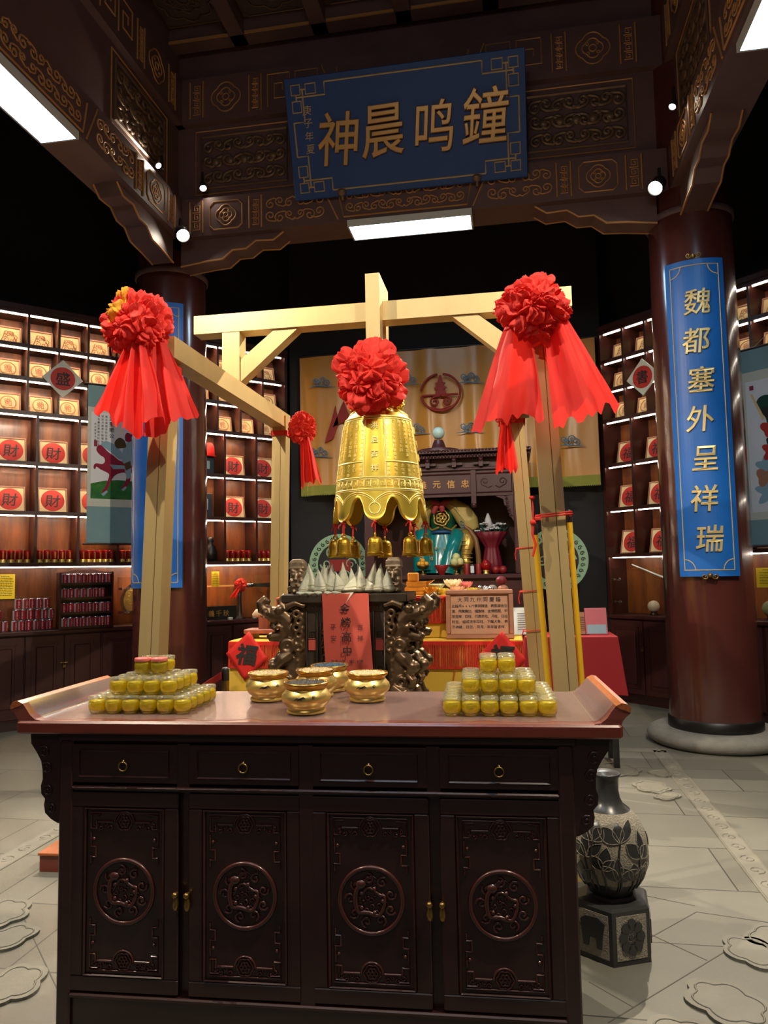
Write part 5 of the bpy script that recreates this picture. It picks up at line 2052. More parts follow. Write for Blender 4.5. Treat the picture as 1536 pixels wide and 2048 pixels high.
for s in (-1, 1):
    m.tube([(s * .02, -.15, .50), (s * .10, -.13, .47), (s * .15, -.06, .52)], .012, 6)
rd = random.Random(2)
for i in range(22):
    u, v = rd.random(), rd.uniform(.2, .95)
    p = robe(u, v)
    q = [(p[0] * 1.06 + a[0], p[1] * 1.06 - .01, p[2] + a[2]) for a in spiral(0, 0, .02, 1.1, rd.uniform(0, 6), 1, 8)]
    m.tube(q, .005, 4)
for (a_, b_) in (((-.2, -.31, .40), (-.2, -.32, .06)),):
    for k in range(6):
        m.tube([(q[0] - .2, -.318, .1 + k * .05 + q[2]) for q in spiral(0, 0, .022, 1.1, k, 1, 8)], .006, 4)
m.build('gold_trim', M_GOLDGLAZE, st)
m = MB()
m.tube([(.16, -.04, .42), (.27, -.12, .41), (.28, -.16, .33), (.25, -.17, .20), (.25, -.18, .06), (.24, -.26, .02)], [.075, .08, .07, .052, .05, .045], 12)
for i in range(7):
    m.torus((.26, -.165, .08 + i * .045), .055, .009, 'z', 16, 6)
m.build('gold_leg', M_GOLDGLAZE, st)
for s, k in ((-1, .8), (1, 1.0)):
    m = MB()
    m.tube([(s * .03, -.02, .775), (s * .12, -.05, .745), (s * .22, -.07, .655), (s * .29 * k, -.09, .54), (s * .33 * k, -.10, .455)], [.045, .075, .105, .105, .07], 18)
    for i in range(6):
        m.tube([(s * (.05 + .012 * i), -.10, .77 - .01 * i), (s * (.15 + .014 * i), -.165 + .012 * i, .70 - .022 * i), (s * (.25 + .012 * i) * k, -.185 + .014 * i, .56 - .02 * i), (s * (.31 + .01 * i) * k, -.15, .46)], [.004, .010, .011, .004], 6)
    remesh(m.build('gold_cape', M_CAPE, st), .008, 3)
    m = MB()
    for i in range(4):
        m.tube([(s * (.20 + .10 * t_ / 6) * k, -.172 - .016 * math.sin(t_), .55 - .026 * i + .012 * math.sin(t_ * 2.1 + i)) for t_ in range(7)], .005, 5)
    m.build('wave_pattern', M_CLOUD, st)
m = MB()
for (x, z, a, l) in ((-.035, .76, 2.7, .06), (.035, .76, .4, .06), (-.05, .68, 4.4, .10), (.012, .68, 4.8, .08)):
    m.tube([(0, -.15, .745), (x, -.175, (z + .745) / 2), (x + l * math.cos(a), -.165, .745 + l * math.sin(a))], [.016, .034, .026], 8)
m.ball((0, -.17, .745), .026, 10)
m.build('red_ribbon', mat('faded_red_ribbon', (150, 44, 50), .7), st)
t = empty('wooden_staff', (-.36, 7.74, 1.405), 0, 'brown curved wooden staff standing beside the seated statue', 'staff')
m = MB()
m.tube([(.03, 0, 0), (.02, 0, .22), (0, 0, .36), (-.06, .02, .46), (-.11, .03, .50)], [.030, .028, .026, .024, .02], 12)
m.build('shaft', mat('brown_wood', (120, 84, 48), .4), t)

# bouquet
t = empty('bouquet', (-.20, 7.78, 1.405), 0, 'bouquet of white flowers in dark red wrapping inside the shrine', 'bouquet')
m = MB()
m.lathe([(.10, 0), (.115, .02), (.10, .13), (.075, .25), (.07, .28), (.12, .36), (.165, .43), (.15, .435)], n=44, mod=lambda th, z: 1 + .05 * math.sin(11 * th) * (1 if z > .02 else .6), cap0=True)
m.build('wrapping', M_MAROON, t)
m = MB()
rd = random.Random(4)
for i in range(26):
    a, r = rd.uniform(0, 6.28), rd.uniform(.0, .17)
    z = .44 + rd.uniform(0, .09)
    for k in range(5):
        b = k * 1.256 + a
        m.ball((r * math.cos(a) + .02 * math.cos(b), r * math.sin(a) * .8 + .02 * math.sin(b), z), .016, 6, sc=(1, 1, .6))
m.tube([(-.02, -.02, .48), (-.03, -.02, .56), (-.03, -.02, .63)], [.03, .035, .008], 8)
m.build('flowers', mat('white_petal', (206, 206, 214), .6), t)
m = MB()
for i in range(30):
    a, r = rd.uniform(0, 6.28), rd.uniform(.08, .2)
    m.tube([(r * .5 * math.cos(a), r * .5 * math.sin(a), .40), (r * math.cos(a), r * math.sin(a) * .8, .47 + rd.uniform(0, .06))], [.012, .003], 4)
m.build('leaves', M_DKGREEN, t)

# offerings on the ledge
def dish(px_, y, fr_m, n, label, r=.07, brass=True, fr_r=.03):
    p = at(px_, y, 7.62)
    t = empty('offering_dish', (p.x, 7.62, 1.405), 0, label, 'fruit dish', 'fruit dishes on the shrine ledge')
    m = MB()
    m.lathe([(.04, 0), (.042, .008), (.012, .02), (.012, .06), (.05, .075), (r, .10), (r * .95, .102), (.04, .082), (.0, .08)], n=22, cap0=True)
    m.build('stand', M_BRASS if brass else M_FRUITR, t)
    for i in range(n):
        m = MB()
        a = 2 * PI * i / max(1, n - 1)
        m.ball((0, 0, 0), fr_r, 12)
        c = (0, 0, .10 + fr_r * 1.9) if i == n - 1 and n > 3 else (.036 * math.cos(a), .036 * math.sin(a), .095 + fr_r * .8)
        o = m.build('fruit', fr_m, None, (p.x + c[0], 7.62 + c[1], 1.405 + c[2]))
        tag(o, ('%s fruit heaped on the %s' % ('orange' if fr_m is M_FRUITO else 'pale green', label.split(' heaped')[0])), 'fruit', 'fruit on the %s' % label.split(' heaped')[0])
dish(846, 1140, M_FRUITO, 5, 'small brass dish heaped with orange fruit on the shrine ledge', fr_r=.026)
dish(913, 1138, M_FRUITG, 4, 'brass pedestal dish heaped with pale green fruit on the shrine ledge', r=.085, fr_r=.042)
t = empty('offering_bowl', (at(884, 1140, 7.62).x, 7.62, 1.405), 0, 'dark maroon offering bowl between the two fruit dishes', 'bowl')
m = MB()
m.lathe([(.03, 0), (.035, .01), (.05, .04), (.08, .10), (.078, .102), (.045, .045), (0, .03)], n=22, cap0=True)
m.build('bowl', M_FRUITR, t)
for i, (x, nm, mm) in enumerate(((934, 'dark red tin, nearer the fruit dish,', M_FRUITR), (945, 'white-labelled dark tin', M_WHITE), (957, 'dark red tin beside the candle lamp', M_FRUITR))):
    t = empty('offering_tin', (at(x, 1140, 7.60).x, 7.60, 1.405), 0, '%s on the shrine ledge' % nm.strip(','), 'tin', 'three tins on the shrine ledge')
    m = MB()
    m.lathe([(.03, 0), (.031, .10), (.029, .105), (0, .106)], n=16, cap0=True)
    m.build('tin_body', M_BLACKM if i == 1 else mm, t)
    if i == 1:
        m = MB()
        m.box((-.018, -.034, .015), (.018, -.030, .085))
        m.build('tin_label', M_WHITE, t)
t = empty('candle_lamp', (at(972, 1140, 7.60).x, 7.60, 1.405), 0, 'bright red glass candle lamp on a gold base on the shrine ledge', 'candle lamp')
m = MB()
m.lathe([(.0, .035), (.03, .04), (.05, .07), (.05, .10), (.03, .135), (.012, .15)], n=20)
m.build('red_glass', M_CANDLE, t)
m = MB()
m.lathe([(.03, 0), (.034, .01), (.02, .018), (.035, .035), (.03, .04)], n=18, cap0=True)
m.build('gold_base', M_GOLD, t)
for i, (x, z) in enumerate(((992, 0), (1006, 0))):
    m = MB()
    m.ball((0, 0, .042), .042, 14)
    o = m.build('dark_red_fruit', M_FRUITR, None, (at(x, 1140, 7.62).x, 7.62, 1.405))
    tag(o, 'dark red round fruit on the shrine ledge, %s the candle lamp' % ('next to' if i == 0 else 'farther from'), 'fruit', 'dark red fruit on the shrine ledge')

# pale green round screens flanking the shrine
def round_screen(x, y, label, r=.33):
    t = empty('round_screen', (x, 7.95, 0), 0, label, 'round screen', 'round pale green screens beside the shrine')
    zc = at(690, 1128, 7.95).z
    m = MB()
    m.box((-.2, -.12, 0), (.2, .12, .04))
    m.box((-.03, -.03, .04), (.03, .03, zc - r))
    m.build('stand', M_DARK, t)
    m = MB()
    m.prism([(r * math.cos(i * PI / 28), zc + r * math.sin(i * PI / 28)) for i in range(56)], -.012, .012)
    m.build('disc', M_PALEGREEN, t)
    m = MB()
    m.M = T(0, -.014, zc)
    for i in range(28):
        a = 2 * PI * i / 28
        m.tube(spiral(r * .83 * math.cos(a), r * .83 * math.sin(a), r * .075, 1.2, a, 1, 8), .005, 4)
    m.prism([(r * .70 * math.cos(i * PI / 18), r * .70 * math.sin(i * PI / 18)) for i in range(36)], -.001, .002)
    m.build('dark_ornament', M_BLACKM, t)
    m = MB()
    m.M = T(0, -.017, zc)
    for i in range(6):
        a = 2 * PI * i / 6
        m.tube(spiral(r * .42 * math.cos(a), r * .42 * math.sin(a), r * .2, 1.3, a, 1, 14), [.012 - .0005 * k for k in range(15)], 5)
    m.build('green_scrolls', M_PALEGREEN, t)
    m = MB()
    m.prism([(-.10, zc - .08), (.14, zc - .08), (.14, zc + .05), (-.10, zc + .05)], -.024, -.018)
    m.build('red_centre', M_FRUITR, t)
round_screen(at(688, 1128, 7.95).x - .06, 7.95, 'round pale green screen with dark scrolls left of the shrine')
round_screen(at(1100, 1115, 7.95).x + .06, 7.95, 'round pale green screen mostly hidden behind the right posts')

# ================================================================== OFFERING TABLE WITH RED FRINGES
AX0, AX1, AY = at(459, 1283, 4.74).x, at(1045, 1283, 4.74).x, 4.74
ZT = at(640, 1281, 4.74).z
tb = empty('offering_table', ((AX0 + AX1) / 2, AY, 0), 0, 'two-tier offering table in yellow cloth with red fringes behind the censer', 'table')
hw = (AX1 - AX0) / 2
m = MB()
m.bbox((-hw, 0, ZT - .02), (hw, .40, ZT), .005)
m.build('tabletop_cloth', M_YELLOW, tb)
def skirt(x0, x1, y, z0, z1, amp, k, ph=0):
    def fn(u, v):
        x = x0 + (x1 - x0) * u
        return (x, y - .004 - amp * (.5 + .5 * math.sin(x * k + ph)) * v, z1 + (z0 - z1) * v)
    return fn
m = MB()
m.grid(skirt(-hw, hw, 0, .02, ZT, .012, 22), 160, 6)
m.box((-hw, .0, .02), (-hw + .004, .40, ZT - .004))
m.box((hw - .004, .0, .02), (hw, .40, ZT - .004))
m.build('yellow_drape', M_YELLOW, tb)
def fringe(x0, x1, y, z0, z1, par, name='red_fringe', seed=1):
    rd = random.Random(seed)
    m = MB()
    m.box((x0, y - .008, z1 - .022), (x1, y, z1))
    m.box((x0, y - .010, z0 - .012), (x1, y - .004, z0))
    x = x0
    while x < x1:
        w = rd.uniform(.003, .008)
        g = rd.uniform(.001, .009)
        m.box((x, y - .011 + rd.uniform(-.003, .003), z0 - rd.uniform(0, .012)), (x + w, y - .007, z1 - .02))
        x += w + g
    return m.build(name, M_FRINGER, par)
fringe(-hw, hw, -.012, ZT - .165, ZT - .006, tb, seed=3)
m = MB()
for s in (-1, 1):
    m.M = T(s * hw, 0, 0) @ RZ(PI / 2 * 1)
    x = .0
    for i in range(40):
        m.box((i * .01, -.006 if s > 0 else -.002, ZT - .16), (i * .01 + .007, -.002 if s > 0 else .004, ZT - .01))
m.build('side_fringe', M_FRINGER, tb)
for x in (-.62, -.1, .42):
    m = MB()
    m.beam((x, -.026, .05), (x + (.12 if x > -.2 else -.02), -.026, ZT - .17), .006, .004)
    m.build('cloth_seam', M_FRINGER, tb)
# upper tier
UX0, UX1, UY, UZ = AX0 + .28 - tb.location.x, -.03 - tb.location.x, .17, at(900, 1190, 4.91).z
m = MB()
m.bbox((UX0, UY, ZT + .001), (UX1, UY + .24, UZ), .006)
m.build('upper_tier', M_YELLOW, tb)
m = MB()
m.grid(skirt(UX0, UX1, UY, ZT + .004, UZ, .010, 26, 1), 120, 4)
m.build('upper_drape', M_YELLOW, tb)
fringe(UX0, UX1, UY - .012, UZ - .17, UZ - .004, tb, 'upper_fringe', 7)
m = MB()
m.tube([(UX0 + (UX1 - UX0) * i / 40, UY - .018, UZ - .015 + .006 * math.sin(i * 1.7)) for i in range(41)], .012, 6)
m.build('tasselled_edge', M_FRINGER, tb)

# framed sign on the table
p0, p1 = at(893, 1276, 4.80), at(1029, 1276, 4.80)
sg = empty('framed_sign', ((p0.x + p1.x) / 2, 4.80, ZT), 0, 'framed wooden sign with carved black writing about the bell, leaning on the table', 'sign')
sg.rotation_euler = (R(-14), 0, R(2))
w, h = (p1.x - p0.x), .318
m = MB()
for (x0, z0, x1, z1) in ((-w / 2, 0, w / 2, .030), (-w / 2, h - .030, w / 2, h), (-w / 2, .03, -w / 2 + .030, h - .03), (w / 2 - .030, .03, w / 2, h - .03)):
    m.bbox((x0, -.022, z0), (x1, .012, z1), .005)
m.M = T(0, -.016, 0)
orn_rect(m, -w / 2 + .028, .028, w / 2 - .028, h - .028, .006)
m.M = Matrix.Identity(4)
m.build('frame', M_SIGNF, sg)
m = MB()
m.box((-w / 2 + .02, -.004, .02), (w / 2 - .02, .008, h - .02))
m.build('board', M_SIGNW, sg)
m = MB()
for i, ch in enumerate('大同九州同慶鐘'):
    put_glyph(m, ch, -.125 + .041 * i, h - .062, .034, y=-.006, bold=.004)
for r_, line in enumerate(('此鐘用666斤黄铜铸造,表面鎏金立', '意,飛黄腾达,福旗旗,金榜题题,平', '安吉祥,四柱,代表年柱,月柱,日柱', '时柱,组成流年四柱,下雕大象,表', '示神睛,日日,月月,年年皆吉祥.')):
    n = len(line)
    for i, ch in enumerate(line):
        put_glyph(m, ch, -w / 2 + .048 + (w - .096) * i / (n - 1), h - .104 - .034 * r_, .0225, y=-.006, bold=.004)
m.build('lettering', M_INK, sg)

# red fortune diamonds pinned to the table front
def fu(px_, py_, s, label, tilt):
    p = at(px_, py_, AY - .03)
    t = empty('fortune_paper', (p.x, AY - .034, p.z), 0, label, 'paper', 'red fortune papers on the offering table')
    t.rotation_euler = (R(4), R(tilt), 0)
    m = MB()
    m.grid(lambda u, v: ((u - v) * s, -.004 * math.sin(PI * u) * math.sin(PI * v), (1 - u - v) * s * 1.12), 8, 8)
    o = m.build('paper', M_REDPAPER, t)
    sd = o.modifiers.new('thick', 'SOLIDIFY')
    sd.thickness = .002
    m = MB()
    put_glyph(m, '福', 0, .012, s * .98, y=-.009, bold=.03, ext=.004, shear=.12)
    m.build('brush_character', M_INKG, t)
fu(494, 1312, .145, 'red diamond paper with a black fortune character at the left of the table', 7)
fu(1003, 1316, .150, 'red diamond paper with a black fortune character below the framed sign', 3)

# carved stone piece on a little wooden stand
p = at(522, 1270, 4.92)
t = empty('wooden_stand', (p.x, 4.92, ZT), 0, 'reddish wooden stepped stand at the left end of the offering table', 'stand')
m = MB()
m.bbox((-.10, -.07, .035), (.12, .09, .065), .005)
for x in (-.09, .07):
    m.prism([(x, 0), (x + .05, 0), (x + (.02 if x > 0 else .05), .035), (x, .035)] if x < 0 else [(x - .01, 0), (x + .04, 0), (x + .04, .035), (x + .01, .035)], -.06, .08)
m.build('base', mat('reddish_wood', (150, 80, 58), .4, var=.2), t)
m = MB()
m.prism([(-.01, .065), (.055, .065), (.055, .16), (.04, .135), (.02, .13), (.005, .145), (-.01, .16)], -.02, .04)
m.build('upright', mat('reddish_wood', (150, 80, 58)), t)
m = MB()
m.tube([(-.06, 0, .0), (-.03, 0, .015), (.02, 0, .02), (.07, 0, .035)], [.012, .03, .028, .01], 10)
o = m.build('carved_stone', mat('pale_carved_stone', (206, 180, 150), .5, var=.2, vscale=20), None, (p.x + .0, 4.93, ZT + .155))
tag(o, 'pale carved stone piece lying on the little wooden stand', 'carving')

# lotus lamps and small offerings on the upper tier
def lotus(px_, py_, Y, r, mm, label, layers=3, hh=1.7, zoff=0.0):
    p = at(px_, py_, Y)
    t = empty('lotus_lamp', (p.x, Y, UZ + zoff), 0, label, 'lotus lamp', 'lotus lamps on the offering table')
    for l in range(layers):
        m = MB()
        n = 8
        for k in range(n):
            a = 2 * PI * (k + .5 * (l % 2)) / n
            rr = r * (1 - .24 * l)
            def fn(u, v):
                w = math.sin(PI * (v * .85 + .08)) * .42 * rr * (u - .5) * 2 * .9
                d = rr * (.25 + .75 * math.sin(v * 1.3)) 
                z = rr * hh * (.12 + (.45 + .22 * l) * v ** 1.6 + .25 * (abs(u - .5) * 2) ** 2 * .4)
                return (d * math.cos(a) - w * math.sin(a), d * math.sin(a) + w * math.cos(a), z)
            m.grid(fn, 4, 6)
        m.build('petals', mm, t)
    m = MB()
    m.lathe([(r * .35, 0), (r * .5, .004), (r * .4, r * .2), (0, r * .3)], n=16, cap0=True)
    m.build('heart', M_PINK if mm is M_IVORY else mm, t)
lotus(906, 1168, 5.06, .065, M_IVORY, 'ivory lotus lamp with a red heart on the upper tier', zoff=.03)
lotus(931, 1166, 5.08, .05, M_PINK, 'pink lotus lamp beside the ivory one', zoff=.03)
lotus(915, 1184, 4.98, .05, M_PEACH, 'peach lotus lamp in front of the ivory lotus lamp')
lotus(862, 1186, 4.96, .05, mat('amber_lotus', (240, 190, 80), .4), 'amber yellow lotus lamp above the red fringe')
lotus(886, 1188, 4.97, .04, mat('pale_yellow_lotus', (240, 220, 100), .4), 'small pale yellow lotus lamp between amber and peach ones')
lotus(944, 1184, 5.0, .04, mat('pale_yellow_lotus', (240, 220, 100)), 'small yellow lotus lamp next to the framed sign')
m = MB()
m.bbox((-.13, -.05, 0), (.13, .06, .032), .005)
o = m.build('offering_box', mat('ivory_box', (226, 214, 176), .5), None, (at(915, 1175, 5.07).x, 5.08, UZ + .001))
tag(o, 'low ivory box under the ivory and pink lotus lamps', 'box')
t = empty('glass_dish', (at(872, 1164, 5.09).x - .02, 5.09, UZ), 0, 'oval speckled dish left of the ivory lotus lamp', 'dish')
m = MB()
m.lathe([(.03, 0), (.035, .02), (.075, .055), (.08, .07), (.074, .07), (.05, .04), (0, .028)], n=26, cap0=True)
m.build('bowl', mat('speckled_dish', (206, 206, 160), .3, var=.5, vscale=60), t)
t = empty('tiered_ingot_lamp', (at(840, 1170, 5.05).x, 5.05, UZ), 0, 'amber boat-shaped tiered lamp right of the censer', 'lamp')
m = MB()
m.bbox((-.10, -.05, 0), (.08, .05, .025), .004)
m.prism([(-.10, .028), (.06, .028), (.13, .06), (.09, .052), (-.1, .052)], -.045, .045)
m.prism([(-.09, .055), (.04, .055), (.10, .10), (.05, .09), (-.09, .09)], -.04, .04)
m.bbox((-.08, -.035, .09), (-.01, .035, .15), .006)
m.build('tiers', mat('amber_wood', (210, 140, 50), .4, var=.25, vscale=12), t)
t = empty('silver_ornament', (at(971, 1182, 5.02).x, 5.02, UZ), 0, 'small knobbly silver ornament behind the top of the framed sign', 'ornament')
m = MB()
rd = random.Random(8)
for i in range(18):
    m.ball((rd.uniform(-.045, .045), rd.uniform(-.02, .02), .02 + rd.uniform(-.008, .022)), .018, 8)
m.build('cluster', M_STEEL, t)
for i, (x, z, mm, nm) in enumerate(((985, .0, M_STONE, 'grey bun on the left'), (1006, .0, M_PINKW, 'pinkish bun at the front'), (1020, .0, M_STONE, 'grey bun on the right'), (1003, .058, M_MAROON, 'maroon bun on top'))):
    m = MB()
    m.ball((0, 0, .03), .036, 14, sc=(1, 1, .85))
    o = m.build('steamed_bun', mm, None, (at(x, 1182, 5.03).x - (.045 if i == 2 else 0), 5.03 if i != 1 else 5.02, UZ + z))
    tag(o, 'round offering bun behind the framed sign, the %s' % nm, 'bun', 'offering buns behind the framed sign')

# ================================================================== CRIMSON SIDE TABLE, STANCHION
p0, p1 = at(1050, 1276, 5.62), at(1236, 1273, 5.62)
RT = empty('side_table', ((p0.x + p1.x) / 2, 5.62, 0), 0, 'side table under a crimson cloth to the right of the bell frame', 'table')
hw2, zr = (p1.x - p0.x) / 2, p1.z
m = MB()
m.bbox((-hw2, 0, zr - .012), (hw2, .42, zr), .004)
m.build('cloth_top', M_RTABLE, RT)
m = MB()
def rs(u, v):
    # skirt round left side, front and right side
    L1 = .42
    tot = 2 * L1 + 2 * hw2
    s_ = u * tot
    fl = .045 * v + .012 * math.sin(s_ * 24) * v
    if s_ < L1:
        x, y = -hw2 - fl, .42 - s_
    elif s_ < L1 + 2 * hw2:
        x, y = -hw2 + (s_ - L1), -fl
        x += fl * ((x) / hw2)
    else:
        x, y = hw2 + fl, s_ - L1 - 2 * hw2
    return (x, y, zr - .004 - (zr - .53 + .015 * math.sin(s_ * 11)) * v)
m.grid(rs, 180, 12)
m.build('cloth_skirt', M_RTABLE, RT)
for x in (-hw2 + .04, hw2 - .04):
    for y in (.05, .37):
        m = MB()
        m.beam((x, y, 0), (x, y, zr - .015), .04, .04, up=(0, 1, 0))
        m.build('leg', M_BLACKM, RT)
def stand_card(px_, w, h, mm, label, strip=False, black=False):
    p = at(px_, 1268, 5.76)
    t = empty('display_card', (p.x, 5.76, zr), 0, label, 'display card', 'display cards on the crimson table')
    t.rotation_euler = (R(-10), 0, R(6))
    m = MB()
    m.box((-w / 2, -.004, 0), (w / 2, .004, h))
    m.build('card', mm, t)
    m = MB()
    orn_rect(m, -w / 2, 0, w / 2, h, .006 if black else .003)
    m.box((-w / 2, -.02, -.0), (w / 2, .03, .004))
    m.build('holder', M_BLACKM if black else M_CLEAR, t)
    if strip:
        m = MB()
        m.box((-w / 2 + .01, -.0052, .01), (w / 2 - .01, -.004, h * .38))
        m.build('photo_strip', M_GREYPAINT, t)
    else:
        m = MB()
        for i in range(8):
            m.box((-w * .3, -.0052, h * (.2 + .08 * i)), (w * .3, -.004, h * (.2 + .08 * i) + .004))
        m.build('print', M_INKG, t)
stand_card(1194, .16, .20, mat('pink_card', (196, 104, 116), .5), 'pink card in a clear stand at the right end of the crimson table', True)
stand_card(1163, .10, .17, M_PINKW, 'dark-framed card beside the pink card, half behind the golden post', False, True)
stand_card(1050, .17, .21, M_WHITE, 'white printed sheet in a black frame left of the golden posts', False, True)
p = at(453, 1338, 5.2)
t = empty('belt_stanchion', (p.x, 5.2, 0), 0, 'black belt stanchion with a gold edge left of the offering table', 'stanchion')
m = MB()
m.lathe([(.15, 0), (.15, .015), (.05, .03), (.03, .04)], n=28, cap0=True)
m.build('base', M_BLACKM, t)
m = MB()
m.lathe([(.032, .03), (.032, p.z - .08)], n=18)
m.build('post', M_BRASS, t)
m = MB()
m.lathe([(.036, p.z - .08), (.036, p.z), (.03, p.z + .012), (0, p.z + .013)], n=18, cap0=True)
m.build('head', M_BLACKM, t)
q0 = atz(405, 1374, p.z - .03)
q = (q0 - Vector((p.x, 5.2, 0))) * 1.35
m = MB()
z0 = p.z - .015
m.loft([[(-.03, 0, z0 - .05), (-.03, .003, z0 - .05), (-.03, .003, z0), (-.03, 0, z0)], [(q.x, q.y, z0 - .05), (q.x + .003, q.y, z0 - .05), (q.x + .003, q.y, z0), (q.x, q.y, z0)]], True, True)
m.build('red_belt', M_RTABLE, t)
t2 = empty('belt_stanchion', (p.x + q.x, 5.2 + q.y, 0), 0, 'nearer black belt stanchion, hidden behind the left end of the console', 'stanchion')
for ch in list(t.children):
    if not ch.name.startswith('red_belt'):
        c = ch.copy()
        COL.objects.link(c)
        c.parent = t2
# ================================================================== FRONT CONSOLE CABINET
KA = R(2.6)
ko = Vector((-.632, 2.20, 0))
kb = empty('console_cabinet', ko, KA, 'long dark carved console cabinet with scrolled ends in the foreground', 'cabinet')
HW, DP = .932, .585
m = MB()
m.bbox((-HW, 0, .962), (HW, DP, 1.0), .005)
m.build('tabletop', [M_TOP], kb)
m = MB()
m.bbox((-HW + .004, -.006, .960), (HW - .004, .012, .9985), .005)
m.build('front_edge', M_EDGE, kb)
for s in (-1, 1):
    m = MB()
    P = [(x - .015, z) for x, z in [(.868, 1.0), (.888, 1.004), (.905, 1.018), (.918, 1.037), (.930, 1.052), (.947, 1.060), (.963, 1.057), (.972, 1.045), (.970, 1.032), (.958, 1.022), (.948, 1.010), (.942, .996), (.935, .985), (.88, .985)]]
    m.prism([(s * x, z) for x, z in P], .004, DP - .004)
    for i, f in enumerate(m.f):
        m.mi[i] = 0
    m.prism([(s * (x - .015), z + .0006) for x, z in [(.930, 1.052), (.947, 1.0602), (.963, 1.0572), (.972, 1.0452), (.9705, 1.033), (.955, 1.040), (.940, 1.044)]], .003, DP - .003, 1)
    m.build('scroll_end', [M_TOP, M_SCROLLWOOD], kb)
BW = .79
m = MB()
m.box((-BW, .035, .055), (BW, DP - .02, .955))
m.bbox((-BW - .012, .012, .932), (BW + .012, DP, .961), .006)
for x in (-BW, BW - .045):
    m.bbox((x, .008, 0), (x + .045, .06, .935), .005)
    m.bbox((x, DP - .07, 0), (x + .045, DP - .01, .935), .005)
m.box((-BW + .045, .018, .783), (BW - .045, .04, .799))
m.bbox((-BW + .04, .006, .788), (BW - .04, .03, .800), .004)
m.box((-BW + .045, .018, .165), (BW - .045, .04, .182))
m.bbox((-BW + .04, .006, .166), (BW - .04, .03, .181), .004)
m.box((-BW + .045, .022, .03), (BW - .045, .045, .165))
m.box((-.022, .012, .18), (.022, .04, .93))
for x in (-.385, .385):
    m.box((x - .02, .014, .80), (x + .02, .04, .93))
m.build('carcass', M_DARK, kb)
def carving(m, w, h):
    """low relief of one door panel centred on 0,0 (x-z), sitting at y = 0"""
    m.torus((0, 0, .0), .094, .0065, 'y', 48, 8)
    rd = random.Random(17)
    m.tube([((.048 - .012 * i / 29) * math.cos(2.2 + i * .26) , 0, (.052 - .030 * i / 29) * math.sin(2.2 + i * .26) + .008 * math.sin(i * .9)) for i in range(30)], [.0085 - .0002 * i for i in range(30)], 7)
    m.ball((-.030, -.002, .046), .013, 8, sc=(1.4, .6, 1))
    for i in range(4):
        m.tube([(-.03 + .004 * i, 0, .05), (-.014 + .006 * i, 0, .062 + .003 * i), (.0 + .008 * i, 0, .058)], [.004, .003, .001], 5)
    for i in range(14):
        a = i * 2.4
        m.tube(spiral(.012 * math.sqrt(i) * math.cos(a), .012 * math.sqrt(i) * math.sin(a), .009, 1.1, a, 1, 8), .0028, 4)
    for i in range(9):
        a = 2 * PI * i / 9 + .3
        m.tube(spiral(.062 * math.cos(a), .062 * math.sin(a), .017, 1.2, a, 1 if i % 2 else -1, 10), .0042, 5)
    for i in range(5):
        a = 2 * PI * i / 5
        m.ball((.035 * math.cos(a), -.001, .035 * math.sin(a)), .007, 7)
    for sz in (-1, 1):
        z = sz * (h / 2 - .045)
        m.tube([(-w / 2 + .02, 0, z + sz * .028), (w / 2 - .02, 0, z + sz * .028)], .003, 5)
        orn_flower(m, 0, z, .026, .003, petals=6, k=4)
        m.tube([(.032 * math.cos(x), 0, z - sz * .0 + .032 * math.sin(x)) for x in [PI * i / 10 for i in range(11)]], .003, 5)
        for s in (-1, 1):
            m.tube([(s * .036, 0, z), (s * .085, 0, z)], .0035, 5)
            for i in range(4):
                m.tube([(s * q[0], q[1], q[2]) for q in spiral(.045 + .016 * i, z - .018 + .01 * (i % 2), .009, 1.1, i, 1, 8)], .0026, 4)
            x = s * (w / 2 - .022)
            q = [(x - s * .03, z + sz * .02), (x, z + sz * .02), (x, z - sz * .02), (x - s * .018, z - sz * .02), (x - s * .018, z + sz * .004)]
            m.tube([(a, 0, b) for a, b in q], .0035, 4, smooth=False)
            q = [(x, z - sz * .03), (x, z - sz * .075), (x - s * .016, z - sz * .075), (x - s * .016, z - sz * .105), (x, z - sz * .105), (x, z - sz * .125)]
            m.tube([(a, 0, b) for a, b in q], .0035, 4, smooth=False)
            m.ball((x - s * .01, 0, z - sz * .052), .006, 6)
DXS = [-.577, -.1925, .1925, .577]
DW = .352
protoD = protoW = None
door_lab = ['carved door', 'carved door', 'carved door', 'carved door']
